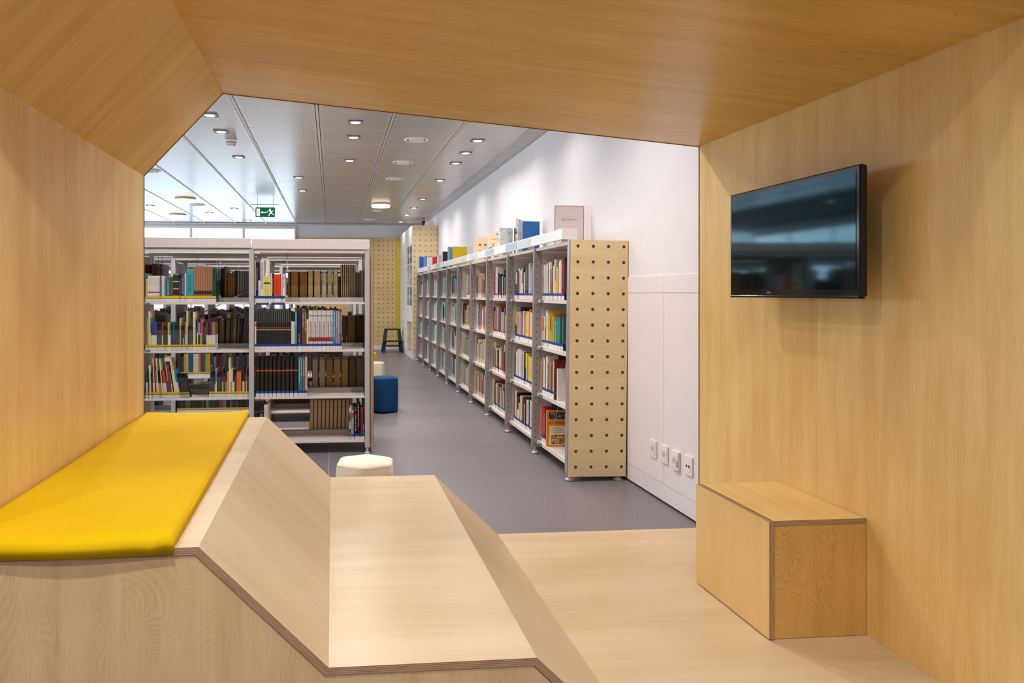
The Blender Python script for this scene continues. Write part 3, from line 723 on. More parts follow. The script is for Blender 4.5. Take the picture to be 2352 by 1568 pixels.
def spine_mat(base, lo=None, tcol=None, bands=(), lof=.55, title=(.3, .86), rough=.4):
    """spine print by UV: lower block, horizontal bands, a column of illegible small lettering"""
    key = (base, lo, tcol, tuple(bands), lof, title)
    if key in _sm: return _sm[key]
    m, nt, bs = newmat('book_cover_print'); uv = N(nt, 'ShaderNodeUVMap'); sp = N(nt, 'ShaderNodeSeparateXYZ'); L(nt, uv.outputs[0], sp.inputs[0])
    u, v = sp.outputs[0], sp.outputs[1]; c = lin(base); oi = N(nt, 'ShaderNodeObjectInfo')
    col = mix(nt, 0, c, c)
    if lo: col = mix(nt, math_(nt, 'LESS_THAN', v, lof), col, lin(lo))
    for v0, v1, bc in bands:
        f = math_(nt, 'MULTIPLY', math_(nt, 'GREATER_THAN', v, v0), math_(nt, 'LESS_THAN', v, v1)); col = mix(nt, f, col, lin(bc))
    if tcol:
        cx = N(nt, 'ShaderNodeCombineXYZ'); L(nt, math_(nt, 'MULTIPLY', v, 85), cx.inputs[1]); L(nt, math_(nt, 'MULTIPLY', u, 3.2), cx.inputs[0])
        L(nt, math_(nt, 'MULTIPLY', oi.outputs['Random'], 30), cx.inputs[2])
        n = noise(nt, cx.outputs[0], 1, 1); f = math_(nt, 'GREATER_THAN', n, .5)
        for a in (math_(nt, 'GREATER_THAN', v, title[0]), math_(nt, 'LESS_THAN', v, title[1]), math_(nt, 'GREATER_THAN', u, .3), math_(nt, 'LESS_THAN', u, .68)):
            f = math_(nt, 'MULTIPLY', f, a)
        col = mix(nt, math_(nt, 'MULTIPLY', f, .6), col, lin(tcol))
    L(nt, col, bs.inputs['Base Color']); bs.inputs['Roughness'].default_value = rough
    _sm[key] = m; return m
def label_mat(top):
    m, nt, bs = newmat('spine_sticker'); uv = N(nt, 'ShaderNodeUVMap'); sp = N(nt, 'ShaderNodeSeparateXYZ'); L(nt, uv.outputs[0], sp.inputs[0]); v = sp.outputs[1]; u = sp.outputs[0]
    cx = N(nt, 'ShaderNodeCombineXYZ'); L(nt, math_(nt, 'MULTIPLY', v, 16), cx.inputs[1]); L(nt, math_(nt, 'MULTIPLY', u, 5), cx.inputs[0])
    oi = N(nt, 'ShaderNodeObjectInfo'); L(nt, math_(nt, 'MULTIPLY', oi.outputs['Random'], 30), cx.inputs[2])
    tx = math_(nt, 'MULTIPLY', math_(nt, 'GREATER_THAN', noise(nt, cx.outputs[0], 1, 1), .58), math_(nt, 'LESS_THAN', v, .5))
    col = mix(nt, math_(nt, 'MULTIPLY', tx, .5), lin((236, 226, 224)), lin((110, 104, 108)))
    col = mix(nt, math_(nt, 'GREATER_THAN', v, .58), col, lin((30, 110, 66)))
    if top: col = mix(nt, math_(nt, 'GREATER_THAN', v, .68), col, lin(top))
    L(nt, col, bs.inputs['Base Color']); bs.inputs['Roughness'].default_value = .35; return m
LAB = dict(y=label_mat((232, 190, 8)), b=label_mat((18, 62, 165)), r=label_mat((130, 40, 30)), g=label_mat(None))
_bm = {}
def q3(x, s=.0015): return round(round(x/s)*s, 4)
def cover_mesh(w, d, h, t, flare=0):
    k = ('c', w, d, h, t)
    if k in _bm: return _bm[k]
    q = MB()
    e = min(.0026, w*.16)
    outer = [(-w/2, d), (-w/2, e*1.3), (-w/2+e, .0004), (0, -.0006), (w/2-e, .0004), (w/2, e*1.3), (w/2, d)]
    inner = [(w/2-t, d), (w/2-t, t+.001), (-w/2+t, t+.001), (-w/2+t, d)]
    P = outer+inner
    def uv(x, z): return (x/w+.5, z/h)
    n = len(P)
    for i in range(n):
        a, b_ = P[i], P[(i+1) % n]
        q.face([(a[0], a[1], 0), (b_[0], b_[1], 0), (b_[0], b_[1], h), (a[0], a[1], h)], 0, [uv(a[0], 0), uv(b_[0], 0), uv(b_[0], h), uv(a[0], h)])
    for z, fl_ in ((h, 0), (0, 1)):
        for quad in ([outer[0], outer[1], (-w/2+t, t+.001), (-w/2+t, d)], [(w/2-t, d), (w/2-t, t+.001), outer[5], outer[6]], [outer[1], outer[2], outer[3], outer[4], outer[5], (w/2-t, t+.001), (-w/2+t, t+.001)]):
            p = [(x, y, z) for x, y in quad]; p = p if fl_ else p[::-1]; q.face(p, 0, [uv(a[0], z) for a in p])
    me = q.mesh('cover', [bpy.data.materials[0]], True); _bm[k] = me; return me
def mesh_with(me, key, m):
    k = (me.name, m.name)
    if k not in _bm:
        c = me.copy(); c.materials.clear(); c.materials.append(m); _bm[k] = c
    return _bm[k]
def pages_mesh(w, d, h):
    k = ('p', w, d, h)
    if k not in _bm:
        q = MB(); q.box(-w/2, w/2, 0, d, 0, h); _bm[k] = q.mesh('pages', [M['paper']], True)
    return _bm[k]
def label_mesh(w, kind, h=.046):
    k = ('l', w, kind)
    if k not in _bm:
        q = MB(); a = w/2+.0003
        pf = [(-a, .02), (-a, .0008), (-a+.0018, -.0010), (a-.0018, -.0010), (a, .0008), (a, .02)]
        for (x0, y0), (x1, y1) in zip(pf, pf[1:]):
            q.face([(x0, y0, 0), (x1, y1, 0), (x1, y1, h), (x0, y0, h)], 0, [(x0/w+.5, 0), (x1/w+.5, 0), (x1/w+.5, 1), (x0/w+.5, 1)])
        _bm[k] = q.mesh('spine_label', [LAB[kind]], True)
    return _bm[k]
ORD = ['', 'first', 'second', 'third', 'fourth', 'fifth', 'sixth', 'seventh', 'eighth', 'ninth', 'tenth', 'eleventh', 'twelfth', 'thirteenth', 'fourteenth', 'fifteenth', 'sixteenth', 'seventeenth', 'eighteenth', 'nineteenth']
TENS = {20: 'twent', 30: 'thirt', 40: 'fort', 50: 'fift', 60: 'sixt', 70: 'sevent', 80: 'eight'}
def ordn(n):
    if n < 20: return ORD[n]
    t = TENS[n//10*10]
    return t+'ieth' if n % 10 == 0 else t+'y-'+ORD[n % 10]
def book(name, loc, rz, w, h, d, m, label, cat, group, sticker=None, lean=0, hard=True, reverse=False, text=None, tcol=(20, 20, 20), up=False, off=0):
    w = max(q3(w), .003); h = q3(h, .002); d = q3(d, .005)
    r = tag(empty(name, loc, rz), label, cat, group)
    if lean: r.rotation_euler = (0, lean, 0) if not rz else (lean, 0, rz); r.location.z += abs(math.sin(lean))*w/2+.0003
    t = .0022 if w > .012 else .0008
    if reverse:                                              # fore edge to the viewer, spine away
        c = inst('cover', mesh_with(cover_mesh(w, d, h, t), 0, m), r, (0, d, 0), (0, 0, math.pi))
        inst('pages', pages_mesh(q3(w-2*t-.0004, .0005), d-.008, h-.006), r, (0, .004, .002))
        return r
    inst('cover', mesh_with(cover_mesh(w, d, h, t), 0, m), r)
    if w > .006: inst('pages', pages_mesh(q3(w-2*t-.0004, .0005), d-.008, h-(.006 if hard else .001)), r, (0, t+.0012, .003 if hard else 0))
    if sticker: inst('spine_label', label_mesh(w-.0006, sticker), r, (off, 0, .0008))
    if text:
        cu = bpy.data.curves.new('title', 'FONT'); cu.body = text; cu.size = min(w*.72, .020); cu.align_y = 'CENTER'; cu.extrude = .0002
        cu.materials.append(plain('title_ink', tcol, .5)); cu.resolution_u = 2
        o = bpy.data.objects.new('title', cu); C.objects.link(o); o.parent = r
        ln = len(text)*cu.size*.60; av = h*.90-.055
        if ln > av: o.scale = (av/ln, 1, 1)
        if up:
            o.matrix_local = Matrix(((0, -1, 0, 0), (0, 0, -1, -.0012), (1, 0, 0, .058), (0, 0, 0, 1))) @ Matrix.Diagonal((min(1, av/ln), 1, 1, 1))
        else:
            o.matrix_local = Matrix(((0, 1, 0, 0), (0, 0, -1, -.0012), (-1, 0, 0, h-.012), (0, 0, 0, 1))) @ Matrix.Diagonal((min(1, av/ln), 1, 1, 1))
    return r
USED = {}
def label_of(base, n, tail):
    t = f'{base}, {ordn(n)} {tail}'
    return t
# ------------------------------------------------------------------ double-sided bookcases
PX = [.266, -.602, -1.470, -2.338]                            # uprights
TOPS = [1.148, .787, .434, .098]
def bookcase(yf, bays, lab, idx):
    """posts at PX; front lip plane yf, twin shelves back to back, plywood end panel"""
    r = tag(empty('bookcase', (0, yf, 0)), lab, 'bookcase')
    xs = PX[:bays+1]
    mw, mg = M['metal_white'], M['metal_grey']
    for x in xs:
        for y in (-.02, .56):
            boxo('upright', (x-.018, x+.018, y, y+.035, .045, 1.545), mg, r, bevel=.003)
            q = MB(); q.cyl((x, y+.0175, .012), .010, .035, 10); q.cyl((x, y+.0175, 0), .026, .013, 14, r2=.012); q.build('levelling_foot', mw, r)
        boxo('side_sheet', (x-.012, x+.012, .015, .56, .06, 1.50), mg, r)
        for y in (.13, .20, .36, .43):
            for k in range(8):
                if x == xs[0]: break
        boxo('side_slots', (x+.012, x+.0125, .05, .053, .2, 1.4), M['dark_gap'], r)
    for i in range(bays):
        x1, x0 = xs[i]-.018, xs[i+1]+.018
        for z in TOPS:
            for s in (0, 1):
                ya, yb = (0, .275) if s == 0 else (.565, .29)
                q = MB(); lo, hi = min(ya, yb), max(ya, yb)
                q.box(x0+.001, x1-.001, lo, hi, z-.016, z); q.build('shelf', mw, r, bevel=.002)
                yy = (.262, .272) if s == 0 else (.293, .303)
                boxo('back_lip', (x0+.001, x1-.001, yy[0], yy[1], z, z+.034), mg, r)
        dz = .007 if i % 2 else 0
        xa, xb = (xs[i+1]+(0 if i < bays-1 else -.02)+.003, xs[i]+(.02 if i == 0 else 0)-.003)
        for y in (-.028, .585): boxo('canopy_board', (xa, xb, y, y+.018, 1.548+dz, 1.622+dz), mw, r, bevel=.003)
        for y in (-.012, .555): boxo('top_rail', (x0+.001, x1-.001, y, y+.03, 1.522, 1.545), mw, r)
        boxo('top_rail', (x0+.001, x1-.001, .26, .32, 1.505, 1.525), mg, r)
        boxo('canopy_top', (xa, xb, .0, .58, 1.555, 1.560), mg, r)
    q = MB(); q.box(.290, .314, -.02, .60, .045, 1.538, 0, grain='z', edge=1); q.build('end_panel', [M['door_wood'], M['edge']], r)
    return r
YA, YB2, YC2, YD2 = 5.64, 7.05, 8.85, 10.65
ca = bookcase(YA, 2, 'white metal double-sided bookcase just behind the booth, plywood end panel', 0)
cb = bookcase(YB2, 3, 'second white metal double-sided bookcase, seen through the gaps of the first', 1)
cc = bookcase(YC2, 3, 'third white metal double-sided bookcase, two aisles behind the booth', 2)
cdd = bookcase(YD2, 3, 'fourth white metal double-sided bookcase, last before the window blinds', 3)
# diagonal tie rods and wire supports hanging from rails of the first bookcase
def wire(u, v0, v1, y=5.66, wd=.03, parent=ca, skew=0):
    a = at(u, v0, 'y', y); b_ = at(u, v1, 'y', y); q = MB()
    q.tube([(a[0]-wd*.45-skew, 0, a[2]), (b_[0]-wd*.35, 0, b_[2]+.01), (b_[0]-wd*.25, 0, b_[2]), (b_[0]+wd*.25, 0, b_[2]), (b_[0]+wd*.35, 0, b_[2]+.01), (a[0]+wd*.45-skew, 0, a[2])], .0016, 5)
    q.build('wire_support', M['steel'], parent, (0, y-parent.location.y, 0))
wire(502, 576, 643); wire(453, 582, 612, 5.953, .02); wire(368, 582, 640, 5.953, .035); wire(660, 577, 650, 5.68, .008); wire(431, 806, 868, 5.9, .010); wire(712, 806, 868, 5.9, .008)
wire(806, 912, 972, 5.68, .014); wire(435, 700, 790, 5.953, .02)
a0 = at(430, 735, 'y', 5.925); a1 = at(573, 667, 'y', 5.925)
q = MB(); q.tube([(a0[0], 0, a0[2]), (a1[0], 0, a1[2])], .005, 6); q.build('tie_rod', M['metal_grey'], ca, (0, .285, 0))
# blue and grey tags on the shelf lips
for u0, u1, v0, v1, m_ in ((588, 618, 695.5, 700.5, 'blue_tag'), (623, 654, 694.5, 700, 'blue_tag'), (333, 345, 695, 699, 'grey_tag'), (333, 345, 803, 808, 'grey_tag')):
    a = at(u0, v1, 'y', YA-.004); b_ = at(u1, v0, 'y', YA-.004)
    boxo('shelf_tag', (a[0], b_[0], -.004, -.0005, a[2], b_[2]), M[m_], ca)
# ---- the books of the first bookcase: spine edges read off the photograph, (start, width, height, style)
def run(spec, u0, uscale, y, z, tail, group, sticker, name='book', cat='book', d=.17, leanf=None, baseh=None, kinds=None):
    """spec: list of (x0, x1, top, material key...) in crop pixels; shelf front plane y"""
    k = 3.32e-3*1.0/uscale
    n = 0
    for e in spec:
        x0, x1, top, st_ = e[:4]; opt = e[4] if len(e) > 4 else {}
        cnt = opt.get('n', 1); ww = (x1-x0)/cnt
        for i in range(cnt):
            n += 1
            a = at(u0+(x0+ww*i)/uscale, 700, 'y', y)[0]; b_ = at(u0+(x0+ww*(i+1))/uscale, 700, 'y', y)[0]
            h = (baseh-top)*k+.002; w_ = ((b_-a)-.0006)*(.86 if leanf and x0 < 640 else 1)
            a, b_ = (a, b_) if b_ < .2455 else (a-(b_-.2455), .2455)
            if a > -.60 and a < -.5825: b_ += -.5825-a; a = -.5825
            m = opt.get('m') or MAT(st_)
            base = opt.get('lab') or (('thin ' if w_ < .017 else 'thick ' if w_ > .032 else '')+('tall ' if h > .24 else '')+cname(COL(st_))+' '+opt.get('cat', cat))
            hh = h+random.uniform(-.0015, .0015)*(0 if cnt > 1 and opt.get('even', True) else 1)
            nm = opt.get('name', name)
            book(nm, ((a+b_)/2, y+random.uniform(0, .002)+opt.get('dy', 0), z+.0003), 0, w_, hh, opt.get('d', d), m, label_of(base, n, tail), opt.get('cat', cat), opt.get('group', group),
                 opt.get('st', sticker), lean=(opt.get('lean', 0)+(leanf(x0+ww*i) if leanf else 0)), hard=opt.get('hard', w_ > .02), reverse=opt.get('rev', False),
                 text=opt.get('text'), tcol=opt.get('tc', (20, 20, 20)), up=opt.get('up', False))
def COL(st_): return CO[st_[0]]
def MAT(st_):
    """style string: base colour, then optional '/' + lower colour, 't' + colour for lettering"""
    lo = None; tc = None; i = 1
    while i < len(st_):
        if st_[i] == '/': lo = CO[st_[i+1]]
        if st_[i] == '.': tc = CO[st_[i+1]]
        i += 2
    return spine_mat(CO[st_[0]], lo, tc)
white_set = spine_mat((232, 216, 210), None, (60, 50, 50), ((.36, .40, (90, 96, 80)),), title=(.62, .93))
copper = spine_mat((156, 106, 80), None, (206, 160, 130), ((.90, .905, (60, 30, 20)), (.22, .32, (70, 38, 26))), title=(.34, .97))
leather = spine_mat((18, 62, 40), None, None, ((.955, .985, (210, 180, 110)), (.70, .735, (210, 180, 110)), (.45, .485, (210, 180, 110)), (.20, .235, (200, 165, 90)), (.235, .44, (64, 24, 18))))
striped = spine_mat((40, 38, 38), None, (150, 140, 130), ((.55, .562, (185, 60, 45)), (.538, .548, (30, 90, 80)), (.52, .535, (24, 36, 90)), (.493, .512, (215, 175, 20)), (.483, .488, (120, 60, 40)), (.975, .99, (60, 130, 110))), title=(.68, .96))
century = spine_mat((200, 194, 190), None, None, ((.845, .88, (140, 140, 136)), (.215, .315, (150, 40, 36)),))
blackset = spine_mat((14, 12, 13), None, (90, 50, 24), ((.645, .675, (205, 100, 16)),), title=(.2, .92))
yel = spine_mat((228, 210, 116), None, None, ((.71, .77, (18, 80, 86)),))
TL = 'from the booth wall'; TM = 'from the middle post'
G1, G2, G3 = 'books with yellow stickers on the first bookcase', 'booklets with yellow stickers on the first bookcase', 'books with blue stickers on the first bookcase'
run([(35, 52, 810, 'T'), (52, 78, 925, 'Y'), (78, 332, 862, 'W', dict(n=7, m=white_set, lab='narrow white set volume')), (332, 352, 925, 'S'), (352, 375, 860, 's.K'), (375, 398, 870, 'w'), (398, 428, 862, 'W.k'),
     (428, 462, 925, 'b'), (462, 550, 885, 'e.w'), (550, 606, 885, 'e'), (606, 730, 815, 'G', dict(m=leather, lab='thick green gold-banded leather book')), (731, 742, 820, 'K'), (742, 764, 925, 'm'), (764, 780, 830, 'k'),
     (780, 848, 820, 'B.w'), (848, 878, 820, 'C.K'), (878, 1038, 752, 'T.N', dict(lab='very thick teal book')), (1038, 1428, 668, 'c', dict(n=11, m=copper, lab='tall copper brown set volume')), (1428, 1500, 712, 'G.g', dict(n=2))],
    330, 9.046, YA+.004, TOPS[0], 'on top shelf '+TL, G1, 'y', baseh=1395)
kb = dict(name='booklet', cat='booklet', group=G2)
def K_(x0, x1, top, st_, n=1, **o): d = dict(n=n, **kb); d.update(o); return (x0, x1, top, st_, d)
run([K_(22, 42, 325, 'o'), K_(42, 55, 230, 'a'), K_(60, 85, 138, 'C.o'), K_(85, 96, 225, 'T/C'), K_(96, 110, 282, 'N/Y'), K_(110, 147, 282, 'v/W', 3), K_(147, 173, 282, 'B/W', 2), K_(173, 180, 290, 'N'),
     K_(180, 240, 340, 'K.w', 7), K_(240, 256, 282, 'r/C', 1), K_(256, 320, 340, 'K.w', 6), K_(320, 340, 282, 'Y/W'), K_(340, 360, 282, 'g/W'), K_(360, 390, 340, 'K.w', 3), K_(390, 405, 282, 'B'), K_(405, 480, 340, 'K.w', 8), K_(480, 492, 225, 'C'),
     K_(492, 520, 340, 'K.w', 3), K_(520, 531, 345, 'N/C'), K_(531, 550, 340, 'K.w', 2), K_(550, 565, 282, 'O/W'), K_(568, 585, 138, 'C'), K_(590, 655, 338, 'K.w', 7), K_(656, 690, 146, 'C.g', 1), K_(690, 712, 338, 'K.w', 2), K_(712, 725, 225, 'B/C'), K_(726, 750, 285, 'V/k', 2),
     K_(750, 770, 234, 'r/l'), K_(770, 783, 250, 'p'), K_(783, 797, 288, 'N'), K_(797, 836, 295, 'K.w', 4), K_(836, 850, 285, 'r/W'), K_(850, 886, 290, 'K/C', 3), K_(886, 912, 283, 'D/W', 2), K_(912, 932, 283, 'V/W', 2), K_(932, 952, 283, 'A/W', 2)],
    330, 5.808, YA+.004, TOPS[1], 'on second shelf '+TL, G2, 'y', d=.15, baseh=650)
run([K_(25, 35, 965, 'K'), K_(35, 56, 905, 't/W', 2), K_(58, 75, 965, 'K.w', 2), K_(75, 104, 850, 'C.o'), K_(104, 128, 950, 'K.w', 3), K_(128, 142, 912, 't/C'), K_(142, 156, 762, 'C'), K_(156, 178, 868, 'r/m', 2), K_(178, 192, 915, 's/W'), K_(192, 210, 762, 'C'),
     K_(210, 246, 920, 'K/a', 4), K_(248, 264, 765, 'C'), K_(264, 276, 920, 'k/a'), K_(276, 318, 920, 'R/W', 3), K_(318, 338, 965, 'K.w', 2), K_(338, 354, 850, 'L/B'), K_(354, 388, 838, 'r', 2), K_(388, 402, 938, 'g/C'), K_(402, 418, 965, 'K'), K_(418, 436, 765, 'C'),
     K_(436, 462, 915, 'C/W', 2), K_(462, 490, 908, 'b/W', 2), K_(490, 615, 968, 'K.w', 14, d=.09)],
    330, 5.808, YA+.004, TOPS[2], 'on third shelf '+TL, G2, 'y', d=.15, baseh=1278, leanf=lambda x: -math.radians(1.5+10.5*max(0, (x-60)/560)))
run([K_(872, 893, 868, 't', 1, lab='tall dark teal booklet'), K_(895, 945, 965, 'K.w', 6), K_(945, 957, 965, 'K/a'), K_(957, 975, 900, 'V/W'), K_(975, 1045, 965, 'K.w', 8), K_(1045, 1062, 897, 'D/Y'), K_(1062, 1090, 955, 'K.w', 3), K_(1090, 1106, 900, 'k/a'),
     K_(1108, 1132, 945, 'x'), K_(1134, 1156, 760, 'C'), K_(1156, 1174, 905, 'C/s'), K_(1174, 1189, 905, 'C'), K_(1189, 1210, 905, 'N/C'), K_(1210, 1240, 958, 'K.w', 3), K_(1240, 1300, 945, 'O', 5), K_(1300, 1314, 955, 'K'), K_(1314, 1344, 897, 'N/C', 3),
     K_(1344, 1362, 955, 'K.w', 2), K_(1362, 1378, 890, 'r/Y'), K_(1378, 1402, 960, 'K.w', 3)],
    330, 5.808, YA+.004, TOPS[2], 'on third shelf, after the gap', G2, 'y', d=.15, baseh=1278, leanf=lambda x: .03 if x < 880 else 0)
tb_ = lambda s, **o: dict(text=s, **o)
run([(112, 138, 495, 'C.K'), (140, 185, 520, 'N.w'), (187, 225, 855, 'W.K'), (228, 288, 495, 'W', dict(text='AS MAIS BELAS CIDADES DE PORTUGAL', tc=(90, 80, 78), lab='tall white city guide')),
     (288, 418, 786, 'P', dict(n=4, m=yel, lab='pale yellow book with teal band')), (418, 443, 722, 'W.K'), (443, 468, 740, 'K.W'), (470, 608, 742, 'R.r', dict(lab='very thick orange-red book')), (612, 634, 740, 'W.B'), (636, 688, 742, 'W', dict(text='OBRA  Portugal', tc=(200, 40, 40)))],
    570, 8.11, YA+.004, TOPS[0], 'on top shelf '+TM, G3, 'b', baseh=1255)
GC = 'Grande Crónica do Século XX'
run([(112, 146, 385, 'W.k', dict(m=spine_mat((228, 216, 212), None, None, ((.82, .96, (222, 120, 90)),)), lab='white book with salmon top')), (150, 802, 160, 'k', dict(n=18, m=striped, lab='dark grey volume with rainbow stripe')),
     (804, 834, 132, 'W', dict(m=spine_mat((228, 220, 214), None, (40, 40, 40), ((.68, .92, (24, 22, 22)),), title=(.1, .6)))), (835, 868, 134, 'W', dict(m=spine_mat((228, 220, 214), None, (60, 50, 50), ((.68, .92, (24, 22, 22)),), title=(.1, .6)))),
     (870, 910, 190, 'T', tb_('O MUNDO ASIÁTICO', tc=(225, 235, 230))), (914, 998, 190, 'N', dict(m=spine_mat((26, 26, 56)), text='BERLIM', tc=(225, 110, 60), up=True)),
     (1000, 1042, 190, 'n', tb_('O IMPÉRIO ROMANO', tc=(235, 220, 190))), (1044, 1086, 190, 'n', tb_('GRANDE CISMA E O ISLÃO', tc=(235, 220, 190))), (1088, 1122, 345, 'C.K')] +
    [(a, b_, 180, 'w', dict(m=century, text=f'{i+1}   {GC}', up=True, tc=(120, 60, 56), lab=f'thick white chronicle volume')) for i, (a, b_) in enumerate(((1124, 1206), (1208, 1292), (1294, 1368), (1371, 1450), (1453, 1528), (1531, 1578)))] +
    [(1580, 1626, 180, 'b', tb_('ENTRE A CRISE E O CRESCIMENTO', tc=(235, 240, 245))), (1628, 1666, 186, 's', dict(text='O MUNDO MODERNO', tc=(235, 235, 235))), (1668, 1706, 186, 'V', tb_('A IDADE DE OURO DA EUROPA', tc=(240, 230, 240))), (1710, 1747, 190, 'n', tb_('DESCOBERTAS E COLONIZAÇÃO', tc=(240, 225, 210)))],
    570, 8.11, YA+.004, TOPS[1], 'on second shelf '+TM, G3, 'b', baseh=905)
run([(140+79*i, 140+79*i+73, 150, 'K', dict(m=blackset, lab='thick black volume with orange mark')) for i in range(10)] +
    [(932, 971, 152, 'b', tb_('O DESPERTAR DOS NACIONALISMOS', tc=(235, 245, 250))), (973, 1013, 152, 'T', tb_('AS GRANDES REVOLUÇÕES', tc=(230, 245, 240), m=spine_mat((30, 130, 130)))), (1015, 1056, 155, 'n', tb_('A ERA DO IMPERIALISMO', tc=(240, 220, 200), m=spine_mat((140, 84, 40)))), (1058, 1098, 150, 's', tb_('AS GRANDES GUERRAS', tc=(240, 240, 240), m=spine_mat((178, 174, 184))))],
    570, 8.11, YA+.004, TOPS[2], 'on third shelf '+TM, G3, 'b', baseh=880)
redtop = spine_mat((150, 150, 162), None, (60, 60, 90), ((.78, .95, (205, 60, 30)),), title=(.15, .5))
run([(182, 262, 170, 'K', dict(m=spine_mat((16, 14, 15), None, None, ((.78, .80, (200, 40, 40)),)))), (264, 346, 150, 'K', dict(m=spine_mat((22, 20, 21), None, (210, 200, 190), ((.78, .80, (200, 40, 40)),), title=(.6, .72)))), (350, 384, 180, 'W.K'), (386, 420, 182, 'W.K'), (424, 446, 150, 'a')],
    560, 7.587, YA+.004, TOPS[3], 'on bottom shelf '+TM, G3, 'b', baseh=815)
run([(1876, 1918, 325, 's', dict(m=redtop, lab='thin grey book with red top')), (1926, 1972, 300, 'K.W'), (1974, 2016, 110, 'K.W'), (2018, 2042, 200, 'K'), (2044, 2074, 265, 'r.k'), (2076, 2112, 110, 'K', dict(m=spine_mat((18, 16, 17), None, (200, 200, 200), ((.78, .80, (200, 40, 40)),), title=(.15, .4))))],
    560, 7.587, YA+.004, TOPS[3], 'on bottom shelf by the end post', G3, 'b', baseh=815)
# ---- far side of the first bookcase: bound volumes with their fore edges towards the booth
GV = 'bound volumes on the far side of the first bookcase'
def vol(x0, x1, top, col, n=1, **o): return (x0, x1, top, col, dict(n=n, name='bound_volume', cat='bound volume', rev=True, st=None, group=GV, d=.19, **o))
YV = 5.965
def pap(name, c): return plain(name, c, .8, 0, .1, 60)
_pp = {}
def vrun(spec, u0, us, z, tail, baseh):
    k = 3.32e-3*(YV+.02)/YA/us; n = 0
    for x0, x1, top, ccol, pcol, cnt, lean in spec:
        ww = (x1-x0)/cnt
        for i in range(cnt):
            n += 1; a = at(u0+(x0+ww*i)/us, 700, 'y', YV)[0]; b_ = at(u0+(x0+ww*(i+1))/us, 700, 'y', YV)[0]
            w_ = q3(b_-a-.0008, .001); h = q3((baseh-top)*k+.034, .002)
            r = tag(empty('bound_volume', ((a+b_)/2, YV, z+.0004)), f'{cname(pcol)} paged bound volume, {ordn(n)} {tail}', 'bound volume', GV)
            r.rotation_euler = (0, lean, 0); r.location.z += abs(math.sin(lean))*w_/2
            lim = .2522 if r.location.x > -.6 else -.6162
            r.location.x = min(r.location.x, lim-w_/2-max(0, math.sin(lean)*h))
            if lim > 0: r.location.x = max(r.location.x, -.588+w_/2)
            inst('cover', mesh_with(cover_mesh(w_, .22, h, .0035 if w_ > .02 else .0016), 0, spine_mat(ccol)), r, (0, .22, 0), (0, 0, math.pi))
            q = MB(); tt = .0036 if w_ > .02 else w_*.19 if ccol == CO['D'] else .0017
            hw = max(.001, w_/2-tt); kk = ('pv', w_, h, pcol, tt)
            if kk not in _pp: q.box(-hw, hw, .004, .212, .003, h-.006); _pp[kk] = q.mesh('pages', [pap('aged_page_edges', tuple(min(235, int(v*1.45+8)) for v in pcol))], True)
            inst('pages', _pp[kk], r)
BR, GR = (120, 88, 40), (120, 114, 108)
vrun([(35, 115, 640, CO['D'], (110, 30, 32), 2, 0), (117, 168, 640, CO['N'], (30, 34, 60), 1, 0), (170, 310, 620, CO['n'], (96, 70, 40), 3, 0), (312, 400, 650, CO['v'], (110, 66, 70), 2, 0)], 330, 9.046, TOPS[0], 'on top shelf behind the yellow-stickered row', 1310)
vrun([(1600, 1640, 720, CO['K'], (40, 40, 50), 1, -.09), (1645, 1670, 720, CO['N'], (24, 26, 40), 1, -.05), (1672, 1735, 680, CO['k'], BR, 1, 0), (1742, 1890, 805, CO['n'], (118, 88, 48), 3, 0), (1892, 1935, 755, CO['K'], (60, 40, 36), 1, 0), (1942, 2195, 772, CO['k'], GR, 5, 0)],
     330, 9.046, TOPS[0], 'on top shelf after the wire support', 1310)
vrun([(965, 1000, 245, CO['k'], (84, 76, 64), 1, 0), (1003, 1080, 250, CO['k'], (96, 84, 66), 1, 0), (1085, 1145, 250, CO['k'], (90, 80, 62), 1, 0.03), (1148, 1170, 140, CO['n'], (92, 60, 44), 1, 0.05), (1175, 1232, 240, CO['k'], (100, 94, 80), 1, .04), (1236, 1270, 245, CO['k'], (84, 84, 74), 1, .05), (1272, 1300, 245, CO['K'], (56, 52, 48), 1, .06),
      (1304, 1395, 130, CO['k'], (96, 88, 80), 4, .1)], 330, 5.808, TOPS[1], 'on second shelf before the middle post', 565)
vrun([(740, 790, 700, CO['K'], (100, 82, 40), 1, 0), (795, 940, 697, CO['K'], (128, 92, 38), 1, 0), (955, 1105, 700, CO['K'], (116, 80, 34), 1, 0), (1112, 1212, 680, CO['G'], (158, 136, 98), 1, 0), (1222, 1352, 680, CO['K'], (160, 136, 96), 1, 0), (1368, 1465, 700, CO['K'], (176, 160, 128), 1, 0), (1476, 1568, 670, CO['K'], (168, 146, 108), 1, 0),
      (1582, 1675, 670, CO['K'], (170, 148, 112), 1, 0), (1680, 1722, 780, CO['D'], (50, 20, 24), 1, 0), (1724, 2004, 556, CO['D'], (190, 156, 120), 8, 0), (2006, 2092, 700, CO['k'], (90, 80, 76), 2, 0), (2098, 2165, 670, CO['k'], (120, 108, 104), 1, 0)],
     570, 8.11, TOPS[0], 'on top shelf before the end post', 1175)
vrun([(1760, 1832, 290, CO['K'], (76, 66, 40), 1, 0), (1842, 1994, 285, CO['K'], (92, 76, 42), 1, 0), (2008, 2158, 272, CO['K'], (50, 38, 24), 1, 0)], 570, 8.11, TOPS[1], 'on second shelf before the end post', 775)
